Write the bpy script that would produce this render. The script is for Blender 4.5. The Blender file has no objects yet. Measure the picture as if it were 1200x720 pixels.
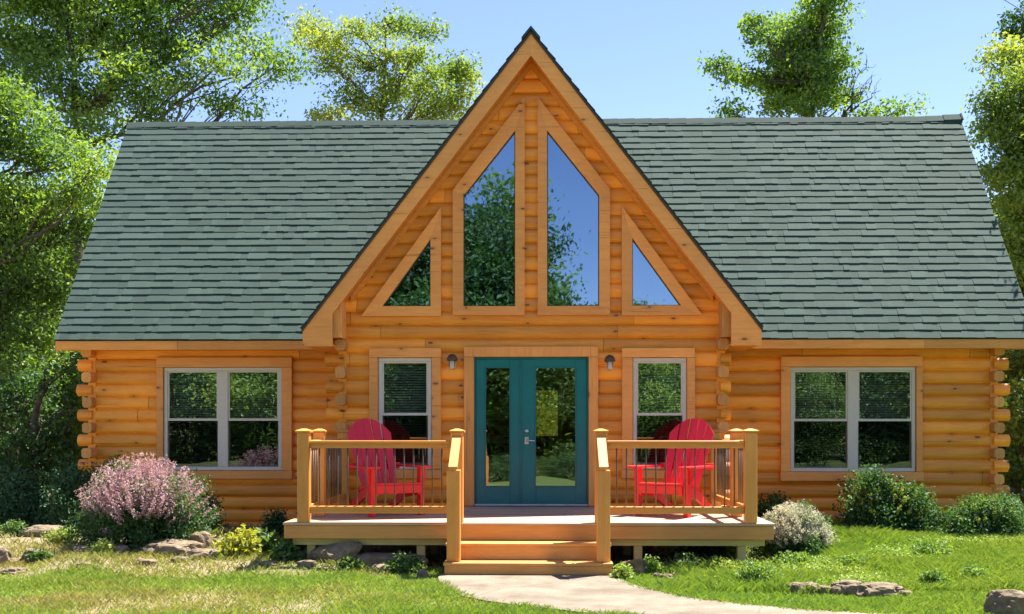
import bpy, math, random
import numpy as np
from mathutils import Vector, noise

random.seed(7); rng = np.random.default_rng(7)
scene = bpy.context.scene
COL = scene.collection

# ------------------------------------------------------------------ camera
EYE = 1.645; YAW = math.radians(1.5); FPX = 1300.0
cam_d = bpy.data.cameras.new('camera'); cam = bpy.data.objects.new('camera', cam_d); COL.objects.link(cam)
cam.location = (0, 0, EYE); cam.rotation_euler = (math.radians(90), 0, YAW)
cam_d.sensor_width = 36; cam_d.lens = FPX / 1200 * 36; cam_d.shift_y = 0.12
cam_d.clip_start = 0.1; cam_d.clip_end = 2000
scene.camera = cam
scene.render.resolution_x = 1024; scene.render.resolution_y = 614

# ------------------------------------------------------------------ light
SUN = Vector((.37, .32, 1.0)).normalized()
w = bpy.data.worlds.new('World'); scene.world = w; w.use_nodes = True
nt = w.node_tree; bg = nt.nodes['Background']
sky = nt.nodes.new('ShaderNodeTexSky'); sky.sky_type = 'NISHITA'; sky.sun_disc = False
sky.sun_elevation = math.asin(SUN.z); sky.sun_rotation = math.atan2(SUN.x, SUN.y)
sky.altitude = 1200; sky.air_density = 1.0; sky.dust_density = 0.1; sky.ozone_density = 2.6
air = nt.nodes.new('ShaderNodeMix'); air.data_type = 'RGBA'; air.blend_type = 'MULTIPLY'; air.inputs[0].default_value = 1; air.inputs[7].default_value = (1, .92, 1.0, 1)
nt.links.new(sky.outputs[0], air.inputs[6]); nt.links.new(air.outputs[2], bg.inputs[0]); bg.inputs[1].default_value = 0.074
sl = bpy.data.lights.new('sun', 'SUN'); sl.energy = 5.0; sl.angle = math.radians(.53); sl.color = (1, .95, .86)
so = bpy.data.objects.new('sun', sl); COL.objects.link(so)
so.rotation_euler = SUN.to_track_quat('Z', 'Y').to_euler(); so.location = (10, 10, 30)
scene.view_settings.view_transform = 'Standard'; scene.view_settings.look = 'None'
scene.view_settings.exposure = 1.85; scene.view_settings.gamma = 1
scene.view_settings.use_curve_mapping = False

def at(px, py, y):
    """survey helper: a point seen in the 1200x720 photograph, at known distance y -> world (x, z)"""
    a = (px - 634.0)
    x = a * y / (1300 + .026 * a)
    d = y - .026 * x
    return x, EYE + (504 - py) * d / 1300
def X(px, y): return at(px, 504, y)[0]

# ------------------------------------------------------------------ materials
def mat(name):
    m = bpy.data.materials.new(name); m.use_nodes = True
    n = m.node_tree.nodes; b = n['Principled BSDF']
    return m, m.node_tree, b
def N(t, typ, **kw):
    n = t.nodes.new(typ)
    for k, v in kw.items():
        if k.startswith('_'): setattr(n, k[1:], v)
        else: n.inputs[k].default_value = v
    return n
def ramp(t, fac, stops):
    r = t.nodes.new('ShaderNodeValToRGB'); e = r.color_ramp.elements
    while len(e) < len(stops): e.new(.5)
    for i, (p, c) in enumerate(stops):
        e[i].position = p; e[i].color = (*c, 1) if len(c) == 3 else c
    t.links.new(fac, r.inputs[0]); return r.outputs[0]
def mixc(t, fac, a, b, mode='MIX'):
    m = t.nodes.new('ShaderNodeMix'); m.data_type = 'RGBA'; m.blend_type = mode
    for s, v in ((0, fac), (6, a), (7, b)):
        if hasattr(v, 'is_linked') or hasattr(v, 'links'): t.links.new(v, m.inputs[s])
        elif s == 0: m.inputs[0].default_value = v
        else: m.inputs[s].default_value = (*v, 1)
    return m.outputs[2]
def mth(t, op, a, b=None, c=None):
    m = t.nodes.new('ShaderNodeMath'); m.operation = op
    for i, v in enumerate((a, b, c)):
        if v is None: continue
        if hasattr(v, 'links'): t.links.new(v, m.inputs[i])
        else: m.inputs[i].default_value = v
    return m.outputs[0]
def coords(t, scale=(1, 1, 1), src='Object'):
    c = t.nodes.new('ShaderNodeTexCoord'); mp = t.nodes.new('ShaderNodeMapping')
    mp.inputs['Scale'].default_value = scale; t.links.new(c.outputs[src], mp.inputs[0]); return mp.outputs[0]
def noise_n(t, v, scale, detail=4, rough=.6):
    n = N(t, 'ShaderNodeTexNoise', Scale=scale, Detail=detail, Roughness=rough); t.links.new(v, n.inputs['Vector']); return n.outputs['Fac']
def bump(t, b, h, strength=.3, dist=.01):
    n = N(t, 'ShaderNodeBump', Strength=strength, Distance=dist); t.links.new(h, n.inputs['Height']); t.links.new(n.outputs[0], b.inputs['Normal'])

def wood(name, light, dark, axis='x', knots=True, rough=.5, gs=1.0, coat=.0, ph=.195, knotc=(.10, .028, .008), var=.55):
    """axis = grain direction; per-board tint comes from the 'tint' attribute"""
    m, t, b = mat(name)
    sc = {'x': (1.2, 14, 14), 'y': (14, 1.2, 14), 'z': (14, 14, 1.2)}[axis]
    v = coords(t, tuple(s * gs for s in sc))
    g = noise_n(t, v, 1.6, 6, .62)
    g2 = noise_n(t, coords(t, tuple(s * gs * 3 for s in sc)), 2.5, 3, .6)
    big = noise_n(t, coords(t, (.9, .9, .9)), 1.3, 3, .5)
    gg = mth(t, 'MULTIPLY_ADD', g2, .35, mth(t, 'MULTIPLY', g, .75))
    col = ramp(t, gg, [(.34, dark), (.66, light)])
    at_ = N(t, 'ShaderNodeAttribute', _attribute_name='tint')
    k = mth(t, 'MULTIPLY_ADD', at_.outputs['Fac'], var, 1 - var / 2)
    k = mth(t, 'MULTIPLY', k, mth(t, 'MULTIPLY_ADD', big, .5, .75))
    cc = t.nodes.new('ShaderNodeCombineColor')
    for i in range(3): t.links.new(k, cc.inputs[i])
    # greener channel follows a little less -> darker boards read redder
    col = mixc(t, 1.0, col, cc.outputs[0], 'MULTIPLY')
    if knots:
        ck = noise_n(t, coords(t, {'x': (.8, 26, 40), 'y': (26, .8, 40), 'z': (40, 26, .8)}[axis]), 1.0, 2, .5)
        col = mixc(t, mth(t, 'MULTIPLY', mth(t, 'GREATER_THAN', ck, .69), .5), col, tuple(c * .4 for c in dark))
        kx = {'x': (0, 2.3), 'y': (1, 2.3), 'z': (0, 7)}[axis]
        sx_ = t.nodes.new('ShaderNodeSeparateXYZ'); t.links.new(coords(t), sx_.inputs[0]); cb = t.nodes.new('ShaderNodeCombineXYZ')
        t.links.new(mth(t, 'MULTIPLY', sx_.outputs[kx[0]], kx[1]), cb.inputs[0]); t.links.new(mth(t, 'MULTIPLY', sx_.outputs[2], (1 / ph) if axis != 'z' else 1.7), cb.inputs[1])
        vor = N(t, 'ShaderNodeTexVoronoi', Scale=1.0, Randomness=.9); vor.voronoi_dimensions = '2D'; vor.feature = 'F1'
        t.links.new(cb.outputs[0], vor.inputs['Vector'])
        # only some cells carry a knot
        sep = t.nodes.new('ShaderNodeSeparateColor'); t.links.new(vor.outputs['Color'], sep.inputs[0])
        on = mth(t, 'GREATER_THAN', sep.outputs[0], .70)
        size = mth(t, 'MULTIPLY_ADD', sep.outputs[1], .065, .03)
        wob = noise_n(t, coords(t, (9, 9, 9)), 3, 2, .6)
        d = mth(t, 'MULTIPLY_ADD', wob, .06, mth(t, 'SUBTRACT', vor.outputs['Distance'], .03))
        inside = mth(t, 'MULTIPLY', mth(t, 'LESS_THAN', d, size), on)
        halo = mth(t, 'MULTIPLY', mth(t, 'SUBTRACT', 1.0, mth(t, 'MINIMUM', mth(t, 'DIVIDE', d, .26), 1.0)), on)
        col = mixc(t, mth(t, 'MULTIPLY', mth(t, 'MAXIMUM', halo, 0.0), .55), col, tuple(c * .62 for c in dark))
        col = mixc(t, mth(t, 'MULTIPLY', inside, .82), col, knotc)
    t.links.new(col, b.inputs['Base Color'])
    b.inputs['Roughness'].default_value = rough
    b.inputs['Coat Weight'].default_value = coat; b.inputs['Coat Roughness'].default_value = .35
    bump(t, b, gg, .25, .004)
    return m
def plain(name, col, rough=.5, metal=0, var=.12, vscale=8, bumpd=.002, spec=.5):
    m, t, b = mat(name)
    n = noise_n(t, coords(t), vscale, 5, .6)
    c = ramp(t, n, [(.3, tuple(x * (1 - var) for x in col)), (.7, tuple(min(1, x * (1 + var)) for x in col))])
    t.links.new(c, b.inputs['Base Color']); b.inputs['Roughness'].default_value = rough
    b.inputs['Metallic'].default_value = metal; b.inputs['Specular IOR Level'].default_value = spec
    bump(t, b, noise_n(t, coords(t), vscale * 9, 3, .6), .25, bumpd)
    return m
def leafmat(name, stops, trans=.35, rough=.6, gloss=.03):
    m, t, b = mat(name); t.nodes.remove(b)
    out = t.nodes['Material Output']
    a = N(t, 'ShaderNodeAttribute', _attribute_name='tint')
    big = noise_n(t, coords(t), .35, 2, .5)
    f = mth(t, 'ADD', mth(t, 'MULTIPLY', a.outputs['Fac'], .65), mth(t, 'MULTIPLY_ADD', big, .9, -.28))
    c = ramp(t, f, stops)
    d = t.nodes.new('ShaderNodeBsdfDiffuse'); tr = t.nodes.new('ShaderNodeBsdfTranslucent'); gl = t.nodes.new('ShaderNodeBsdfGlossy')
    t.links.new(c, d.inputs[0])
    t.links.new(mixc(t, 1.0, c, (1.25, 1.15, .5), 'MULTIPLY'), tr.inputs[0]); gl.inputs['Roughness'].default_value = rough
    gl.inputs[0].default_value = (.9, .95, 1, 1)
    m1 = t.nodes.new('ShaderNodeMixShader'); m1.inputs[0].default_value = trans
    t.links.new(d.outputs[0], m1.inputs[1]); t.links.new(tr.outputs[0], m1.inputs[2])
    m2 = t.nodes.new('ShaderNodeMixShader'); m2.inputs[0].default_value = gloss
    t.links.new(m1.outputs[0], m2.inputs[1]); t.links.new(gl.outputs[0], m2.inputs[2])
    t.links.new(m2.outputs[0], out.inputs[0]); return m

M = {}
M['log'] = wood('log_wood', (.88, .335, .028), (.74, .22, .014), 'x', True, .48, coat=.12)
M['log_side'] = wood('log_wood_side', (.88, .335, .028), (.74, .22, .014), 'y', True, .48)
M['log_end'] = wood('log_end_grain', (.72, .33, .085), (.50, .19, .04), 'z', False, .7, gs=2)
M['trim'] = wood('trim_wood', (.84, .345, .080), (.74, .265, .048), 'x', True, .5, knotc=(.16, .05, .015), var=.25)
M['trimv'] = wood('trim_wood_upright', (.84, .345, .080), (.74, .265, .048), 'z', True, .5, knotc=(.16, .05, .015), var=.25)
M['fascia'] = wood('fascia_wood', (.76, .30, .055), (.62, .21, .028), 'x', False, .5, var=.3)
M['deckrail'] = wood('stained_rail_wood', (.72, .30, .060), (.60, .225, .038), 'x', False, .48, var=.3)
M['deckpost'] = wood('stained_post_wood', (.72, .30, .060), (.60, .225, .038), 'z', False, .48, var=.3)
M['deckfloor'] = wood('deck_board_wood', (.46, .32, .205), (.34, .225, .135), 'x', False, .6, var=.35)
M['deckfascia'] = wood('deck_fascia_wood', (.58, .265, .075), (.47, .20, .048), 'x', False, .55, var=.3)
M['stair'] = wood('stair_wood', (.62, .30, .08), (.50, .21, .045), 'x', False, .5, var=.3)
M['lumber'] = wood('treated_lumber', (.52, .40, .15), (.38, .28, .10), 'x', False, .7, var=.3)
M['vinyl'] = plain('pale_vinyl', (.58, .53, .45), .4, var=.04)
M['teal'] = plain('teal_paint', (.003, .150, .150), .32, var=.12, vscale=3)
M['tealtrim'] = plain('teal_trim_paint', (.003, .12, .122), .35)
M['thresh'] = plain('aluminium_threshold', (.5, .55, .58), .4, metal=.6)
M['steel'] = plain('satin_nickel', (.6, .6, .58), .3, metal=.9)
M['bronze'] = plain('bronze_metal', (.10, .06, .035), .45, metal=.5)
M['baluster'] = plain('bronze_baluster', (.13, .085, .05), .45, metal=.3)
M['frost'] = plain('frosted_glass', (.55, .5, .42), .3)
M['red'] = plain('red_paint', (.72, .010, .012), .5, var=.10, vscale=4)
M['redback'] = plain('sky_tinted_red_paint', (.68, .010, .026), .5, var=.10, vscale=4)  # pinker backrest red: sky reflection put into the colour
M['blind'] = plain('blind_slat', (.5, .48, .40), .7)
M['dark'] = plain('interior_dark', (.06, .045, .035), .9)
M['foundation'] = plain('grey_foundation', (.22, .22, .21), .9)
M['bark'] = plain('bark', (.085, .065, .05), .9, var=.5, vscale=14, bumpd=.02)
M['wire'] = plain('black_wire', (.03, .03, .03), .6)

# glass
def glass(name, fac, tint, refl=(.9, .97, 1), rough=0.0):
    m, t, b = mat(name); t.nodes.remove(b); out = t.nodes['Material Output']
    tr = t.nodes.new('ShaderNodeBsdfTransparent'); tr.inputs[0].default_value = (*tint, 1)
    gl = t.nodes.new('ShaderNodeBsdfGlossy'); gl.inputs['Roughness'].default_value = rough; gl.inputs[0].default_value = (*refl, 1)
    nz = noise_n(t, coords(t), 1.3, 1, .5); bp = N(t, 'ShaderNodeBump', Strength=.10, Distance=.02); t.links.new(nz, bp.inputs['Height'])
    t.links.new(bp.outputs[0], gl.inputs['Normal'])
    mx = t.nodes.new('ShaderNodeMixShader'); mx.inputs[0].default_value = fac
    t.links.new(tr.outputs[0], mx.inputs[1]); t.links.new(gl.outputs[0], mx.inputs[2]); t.links.new(mx.outputs[0], out.inputs[0])
    return m
M['glass'] = glass('window_glass', .27, (.80, .84, .82))
M['glass_gable'] = glass('coated_gable_glass', .42, (.35, .4, .4), (.50, .68, .90), .012)
M['glass_door'] = glass('door_glass', .17, (.95, .98, .95))
M['screen'] = glass('insect_screen', .05, (.6, .61, .62))

M['glass_back'] = glass('clear_glass', .06, (.96, .98, .96))
# shingles
m, t, b = mat('green_shingle')
a = N(t, 'ShaderNodeAttribute', _attribute_name='tint')
c = ramp(t, a.outputs['Fac'], [(0, (.016, .037, .029)), (.5, (.029, .057, .046)), (1, (.046, .080, .066))])
gr = noise_n(t, coords(t), 160, 2, .7)
c2 = mixc(t, 1.0, c, ramp(t, gr, [(.3, (.6, .6, .6)), (.7, (1.35, 1.4, 1.35))]), 'MULTIPLY')
st = noise_n(t, coords(t, (1, .3, .3)), .8, 4, .6)
c2 = mixc(t, 1.0, c2, ramp(t, st, [(.3, (.93, .94, .93)), (.7, (1.06, 1.06, 1.05))]), 'MULTIPLY')
t.links.new(c2, b.inputs['Base Color']); b.inputs['Roughness'].default_value = .92
bump(t, b, gr, .4, .004); M['shingle'] = m

# concrete
m, t, b = mat('path_concrete')
n1 = noise_n(t, coords(t), 2.2, 6, .65); n2 = noise_n(t, coords(t), 60, 3, .7)
c = ramp(t, n1, [(.3, (.135, .105, .070)), (.5, (.185, .148, .105)), (.75, (.235, .195, .145))])
c = mixc(t, 1.0, c, ramp(t, n2, [(.3, (.72, .72, .72)), (.7, (1.15, 1.15, 1.15))]), 'MULTIPLY')
n3 = noise_n(t, coords(t), 1.1, 3, .6); c = mixc(t, 1.0, c, ramp(t, n3, [(.35, (.80, .78, .74)), (.6, (1.05, 1.05, 1.05))]), 'MULTIPLY')
cv = N(t, 'ShaderNodeTexVoronoi', Scale=.42); cv.feature = 'DISTANCE_TO_EDGE'
cw = N(t, 'ShaderNodeTexNoise', Scale=3.0, Detail=5.0); t.links.new(coords(t), cw.inputs['Vector'])
va = t.nodes.new('ShaderNodeVectorMath'); va.operation = 'MULTIPLY_ADD'; va.inputs[1].default_value = (.25, .25, 0); t.links.new(cw.outputs['Color'], va.inputs[0]); t.links.new(coords(t), va.inputs[2]); t.links.new(va.outputs[0], cv.inputs['Vector'])
c = mixc(t, mth(t, 'MULTIPLY', mth(t, 'LESS_THAN', cv.outputs['Distance'], .0025), .6), c, (.05, .04, .03))
t.links.new(c, b.inputs['Base Color']); b.inputs['Roughness'].default_value = .85; bump(t, b, n2, .5, .004); M['concrete'] = m

# rock
m, t, b = mat('garden_rock')
n1 = noise_n(t, coords(t), 5, 6, .65); n2 = noise_n(t, coords(t), 22, 4, .65)
a = N(t, 'ShaderNodeAttribute', _attribute_name='tint')
c = ramp(t, n1, [(.3, (.085, .058, .038)), (.5, (.18, .125, .078)), (.72, (.30, .225, .15))])
c = mixc(t, mth(t, 'MULTIPLY', mth(t, 'GREATER_THAN', n2, .56), .45), c, (.13, .15, .05))
t.links.new(c, b.inputs['Base Color']); b.inputs['Roughness'].default_value = .9; bump(t, b, n2, .7, .03); M['rock'] = m

# ground: 'tint' attribute 0 = green turf soil, 1 = dry tan soil
m, t, b = mat('ground_soil')
a = N(t, 'ShaderNodeAttribute', _attribute_name='tint')
n1 = noise_n(t, coords(t), 3, 8, .7); n2 = noise_n(t, coords(t), 25, 6, .7)
f = mth(t, 'ADD', a.outputs['Fac'], mth(t, 'MULTIPLY_ADD', n1, .9, -.45))
c = ramp(t, f, [(.15, (.085, .13, .022)), (.45, (.15, .17, .045)), (.7, (.21, .165, .085)), (1, (.26, .20, .12))])
c = mixc(t, 1.0, c, ramp(t, n2, [(.3, (.55, .55, .55)), (.7, (1.3, 1.3, 1.3))]), 'MULTIPLY')
t.links.new(c, b.inputs['Base Color']); b.inputs['Roughness'].default_value = .95; bump(t, b, n2, .8, .03); M['ground'] = m

M['grass'] = leafmat('grass_blades', [(0, (.18, .31, .045)), (.45, (.27, .37, .06)), (.7, (.33, .32, .10)), (1, (.35, .28, .14))], .35)
M['leaf_a'] = leafmat('leaf_broad', [(0, (.04, .095, .018)), (.45, (.12, .23, .034)), (.8, (.24, .36, .05)), (1, (.36, .45, .07))], .52)
M['leaf_y'] = leafmat('leaf_yellow', [(0, (.08, .16, .025)), (.5, (.21, .31, .05)), (1, (.42, .44, .08))], .5)
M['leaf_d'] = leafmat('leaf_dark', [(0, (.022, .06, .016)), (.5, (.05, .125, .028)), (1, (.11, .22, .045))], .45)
M['leaf_shrub'] = leafmat('shrub_leaf', [(0, (.035, .08, .014)), (.5, (.08, .16, .025)), (1, (.18, .26, .05))], .42)
M['leaf_lime'] = leafmat('lime_leaf', [(0, (.16, .22, .03)), (.5, (.36, .38, .045)), (1, (.52, .48, .06))], .4)
M['leaf_back'] = leafmat('sun_brightened_leaf', [(0, (.30, .42, .08)), (.5, (.48, .58, .16)), (1, (.62, .68, .26))], .7)  # pale tones put sunlight into the leaf colour
M['needle'] = leafmat('juniper_needle', [(0, (.02, .055, .016)), (.5, (.04, .105, .03)), (1, (.075, .16, .045))], .2)
M['pink'] = leafmat('pink_blossom', [(0, (.27, .12, .19)), (.5, (.45, .27, .36)), (1, (.66, .52, .60))], .35)
M['white_fl'] = leafmat('cream_blossom', [(0, (.30, .30, .24)), (.5, (.50, .49, .43)), (1, (.66, .65, .60))], .3)

# ------------------------------------------------------------------ mesh building
ORG = {}
def fin(o, parent):
    COL.objects.link(o)
    if parent is not None: o.parent = parent; ORG[o.name] = ORG[parent.name]
    else: ORG[o.name] = Vector((0, 0, 0))
    return o
def tag(o, label=None, cat=None, group=None, kind=None):
    if label: o['label'] = label
    if cat: o['category'] = cat
    if group: o['group'] = group
    if kind: o['kind'] = kind
    return o
def thing(name, label, cat, loc=(0, 0, 0), group=None):
    o = bpy.data.objects.new(name, None); COL.objects.link(o); o.location = loc; o.empty_display_size = .2
    ORG[o.name] = Vector(loc); return tag(o, label, cat, group)
def npmesh(name, V, F, tint, material, parent=None, smooth=False):
    """V (n,3) array, F (m,3 or 4) int array (one arity), tint per face"""
    me = bpy.data.meshes.new(name); org = ORG[parent.name] if parent else Vector((0, 0, 0))
    V = np.asarray(V, dtype=np.float32) - np.array(org, dtype=np.float32)
    F = np.asarray(F, dtype=np.int32); k = F.shape[1]
    me.vertices.add(len(V)); me.vertices.foreach_set('co', V.ravel())
    me.loops.add(F.size); me.loops.foreach_set('vertex_index', F.ravel())
    me.polygons.add(len(F)); me.polygons.foreach_set('loop_start', np.arange(0, F.size, k, dtype=np.int32))
    me.polygons.foreach_set('loop_total', np.full(len(F), k, dtype=np.int32))
    me.polygons.foreach_set('use_smooth', np.full(len(F), bool(smooth)))
    a = me.attributes.new('tint', 'FLOAT', 'FACE'); a.data.foreach_set('value', np.asarray(tint, dtype=np.float32))
    me.update(calc_edges=True); me.materials.append(material)
    return fin(bpy.data.objects.new(name, me), parent)

class MB:
    def __init__(s): s.v = []; s.f = []; s.t = []; s.sm = []
    def add(s, vs, fs, tint=None, smooth=False):
        o = len(s.v); s.v += [tuple(v) for v in vs]
        if tint is None: tint = random.random()
        for f in fs: s.f.append(tuple(o + i for i in f)); s.t.append(tint); s.sm.append(smooth)
        return s
    def box(s, a, b, tint=None):
        x0, y0, z0 = a; x1, y1, z1 = b
        vs = [(x0, y0, z0), (x1, y0, z0), (x1, y1, z0), (x0, y1, z0), (x0, y0, z1), (x1, y0, z1), (x1, y1, z1), (x0, y1, z1)]
        return s.add(vs, [(0, 3, 2, 1), (4, 5, 6, 7), (0, 1, 5, 4), (1, 2, 6, 5), (2, 3, 7, 6), (3, 0, 4, 7)], tint)
    def bbox(s, a, b, e=.006, tint=None):
        """box with chamfered edges along all axes (rounded look)"""
        x0, y0, z0 = a; x1, y1, z1 = b; e = min(e, (x1-x0)*.3, (y1-y0)*.3, (z1-z0)*.3)
        vs = []; idx = {}
        for i, x in enumerate((x0, x1)):
            for j, y in enumerate((y0, y1)):
                for k, z in enumerate((z0, z1)):
                    sx, sy, sz = (1 if i == 0 else -1), (1 if j == 0 else -1), (1 if k == 0 else -1)
                    idx[i, j, k, 0] = len(vs); vs.append((x, y + sy*e, z + sz*e))
                    idx[i, j, k, 1] = len(vs); vs.append((x + sx*e, y, z + sz*e))
                    idx[i, j, k, 2] = len(vs); vs.append((x + sx*e, y + sy*e, z))
        f = []
        def q(*a): f.append(tuple(a))
        I = idx
        for i in (0, 1):
            l = [I[i, 0, 0, 0], I[i, 1, 0, 0], I[i, 1, 1, 0], I[i, 0, 1, 0]]; q(*(l[::-1] if i == 0 else l))
            l = [I[0, i, 0, 1], I[1, i, 0, 1], I[1, i, 1, 1], I[0, i, 1, 1]]; q(*(l if i == 0 else l[::-1]))
            l = [I[0, 0, i, 2], I[1, 0, i, 2], I[1, 1, i, 2], I[0, 1, i, 2]]; q(*(l[::-1] if i == 0 else l))
        for j in (0, 1):
            for k in (0, 1):
                q(I[0, j, k, 1], I[1, j, k, 1], I[1, j, k, 2], I[0, j, k, 2])
                q(I[j, 0, k, 0], I[j, 1, k, 0], I[j, 1, k, 2], I[j, 0, k, 2])
                q(I[j, k, 0, 0], I[j, k, 1, 0], I[j, k, 1, 1], I[j, k, 0, 1])
        for i in (0, 1):
            for j in (0, 1):
                for k in (0, 1): q(I[i, j, k, 0], I[i, j, k, 1], I[i, j, k, 2])
        return s.add(vs, f, tint)
    def prism(s, poly, y0, y1, tint=None):
        """poly: (x,z) list extruded along y"""
        n = len(poly); vs = [(x, y0, z) for x, z in poly] + [(x, y1, z) for x, z in poly]
        fs = [tuple(range(n)), tuple(range(2*n-1, n-1, -1))] + [(i, i+n, (i+1) % n + n, (i+1) % n) for i in range(n)]
        return s.add(vs, fs, tint)
    def prism_x(s, poly, x0, x1, tint=None):
        """poly: (y,z) list extruded along x"""
        n = len(poly); vs = [(x0, y, z) for y, z in poly] + [(x1, y, z) for y, z in poly]
        fs = [tuple(range(n)), tuple(range(2*n-1, n-1, -1))] + [(i, i+n, (i+1) % n + n, (i+1) % n) for i in range(n)]
        return s.add(vs, fs, tint)
    def prism_z(s, poly, z0, z1, tint=None):
        n = len(poly); vs = [(x, y, z0) for x, y in poly] + [(x, y, z1) for x, y in poly]
        fs = [tuple(range(n)), tuple(range(2*n-1, n-1, -1))] + [(i, i+n, (i+1) % n + n, (i+1) % n) for i in range(n)]
        return s.add(vs, fs, tint)
    def tube(s, pts, rad, n=6, tint=None, smooth=True, caps=True):
        pts = [Vector(p) for p in pts]
        if not hasattr(rad, '__len__'): rad = [rad] * len(pts)
        vs = []; 
        for i, p in enumerate(pts):
            d = (pts[min(i+1, len(pts)-1)] - pts[max(i-1, 0)]).normalized()
            u = d.cross(Vector((0, 0, 1)) if abs(d.z) < .9 else Vector((1, 0, 0))).normalized(); w_ = d.cross(u)
            for k in range(n):
                a = 2*math.pi*k/n; vs.append(p + (u*math.cos(a) + w_*math.sin(a)) * rad[i])
        fs = [(i*n+k, i*n+(k+1) % n, (i+1)*n+(k+1) % n, (i+1)*n+k) for i in range(len(pts)-1) for k in range(n)]
        if caps: fs += [tuple(range(n))[::-1], tuple(range((len(pts)-1)*n, len(pts)*n))]
        return s.add(vs, fs, tint, smooth)
    def lathe(s, c, prof, n=14, tint=None):
        vs = []; 
        for r, z in prof:
            for k in range(n):
                a = 2*math.pi*k/n; vs.append((c[0]+r*math.cos(a), c[1]+r*math.sin(a), c[2]+z))
        fs = [(i*n+k, i*n+(k+1) % n, (i+1)*n+(k+1) % n, (i+1)*n+k) for i in range(len(prof)-1) for k in range(n)]
        fs += [tuple(range(n))[::-1], tuple(range((len(prof)-1)*n, len(prof)*n))]
        return s.add(vs, fs, tint, True)
    def build(s, name, material, parent=None):
        me = bpy.data.meshes.new(name); org = ORG[parent.name] if parent else Vector((0, 0, 0))
        me.from_pydata([(v[0]-org.x, v[1]-org.y, v[2]-org.z) for v in s.v], [], s.f)
        a = me.attributes.new('tint', 'FLOAT', 'FACE'); a.data.foreach_set('value', s.t)
        me.polygons.foreach_set('use_smooth', s.sm); me.materials.append(material); me.update()
        return fin(bpy.data.objects.new(name, me), parent)

def sstep(a, b, x):
    t_ = np.clip((x - a) / (b - a), 0, 1); return t_ * t_ * (3 - 2 * t_)
# smooth value noise in numpy
_P = rng.random((64, 64))
def vnoise(x, y, s):
    x = np.asarray(x) * s + 13.7; y = np.asarray(y) * s + 5.3
    xi = np.floor(x).astype(int); yi = np.floor(y).astype(int); fx = x - xi; fy = y - yi
    fx = fx*fx*(3-2*fx); fy = fy*fy*(3-2*fy)
    g = lambda i, j: _P[i % 64, j % 64]
    return (g(xi, yi)*(1-fx)+g(xi+1, yi)*fx)*(1-fy) + (g(xi, yi+1)*(1-fx)+g(xi+1, yi+1)*fx)*fy

# ------------------------------------------------------------------ ground
XC = -.145                         # centre line of the porch
PATH = [(-1.12, 12.42), (-1.13, 12.15), (-1.08, 11.8), (-.98, 11.3), (-.80, 10.85), (-.52, 10.5), (-.2, 10.25), (.4, 9.85), (1.3, 9.35), (2.6, 8.75), (4.2, 8.2), (6.5, 7.7), (9.5, 7.3), (14, 7.0),
        (14, 8.3), (9.5, 8.6), (6.3, 9.05), (4.4, 9.5), (3.1, 9.85), (2.35, 10.08), (1.82, 10.4), (1.42, 10.82), (1.12, 11.3), (.93, 11.8), (.83, 12.15), (.80, 12.42)]
def in_path(x, y, grow=0):
    x = np.asarray(x, float); y = np.asarray(y, float); c = np.zeros(x.shape, bool); n = len(PATH)
    for i in range(n):
        x0, y0 = PATH[i]; x1, y1 = PATH[(i+1) % n]
        cond = ((y0 > y) != (y1 > y)); c ^= cond & (x < (x1-x0)*(y-y0)/((y1-y0) if y1 != y0 else 1e-9)+x0)
    return c
def ground_h(x, y):
    x = np.asarray(x, float); y = np.asarray(y, float)
    side = sstep(2.2, 4.2, np.abs(x - XC))
    h = .17 * sstep(12.6, 15.2, y) * side
    left = 1 - sstep(-2.6, -1.2, x)
    h += left * sstep(12.0, 12.9, y) * (1 - sstep(14.2, 15.5, y)) * (.05 + .11 * vnoise(x, y, 1.6))
    right = sstep(2.2, 4.5, x); h += right * sstep(11.2, 12.6, y) * .05 * vnoise(x, y, 1.2)
    near = 1 - sstep(20, 40, np.hypot(x, y))
    h += (vnoise(x, y, .9) - .5) * .03 * near + (vnoise(x, y, 4) - .5) * .018 * near * (1 - in_path(x, y))
    # the path bed is flat; the land far off rises a little
    core = (1 - sstep(1.0, 2.2, np.abs(x - XC))) * sstep(9, 10, y)
    h = h * (1 - .9 * core) - .012
    h += sstep(26, 90, y) * 3.0 + sstep(26, 90, -y) * 2.0
    pth = in_path(x, y) | in_path(x + .15, y) | in_path(x - .15, y) | in_path(x, y + .15) | in_path(x, y - .15)
    return np.where(pth, np.minimum(h, -.004), h)
def dry(x, y):
    x = np.asarray(x, float); y = np.asarray(y, float)
    left = 1 - sstep(-1.9, -1.0, x)
    d = .16 + .28 * left + left * sstep(11.9, 12.8, y) * .55 + (vnoise(x, y, .7) - .5) * .5 + (vnoise(x, y, 3.1) - .5) * .35
    d += (1 - sstep(2.9, 3.4, np.abs(x - XC))) * sstep(12.7, 13.1, y) * .6
    d -= sstep(1.5, 3.0, x) * .12
    near = np.exp(-((np.hypot((x + 3.2) / 2.2, (y - 10.4) / .7)) ** 2)) * .35
    return np.clip(d + near, 0, 1)
gx = np.unique(np.concatenate([np.arange(-9, 9.01, .12), np.array([-600, -300, -150, -80, -50, -35, -25, -18, -14, -11.5, 11.5, 14, 18, 25, 35, 50, 80, 150, 300, 600.])]))
gy = np.unique(np.concatenate([np.arange(7, 18.01, .12), np.array([-600, -300, -150, -90, -60, -45, -30, -20, -12, -6, -2, 1, 3, 5, 6, 20, 23, 26, 30, 35, 42, 50, 65, 80, 95, 150, 300, 600.])]))
GX, GY = np.meshgrid(gx, gy); GZ = ground_h(GX, GY)
V = np.stack([GX.ravel(), GY.ravel(), GZ.ravel()], 1); nx = len(gx); ny = len(gy)
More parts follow.
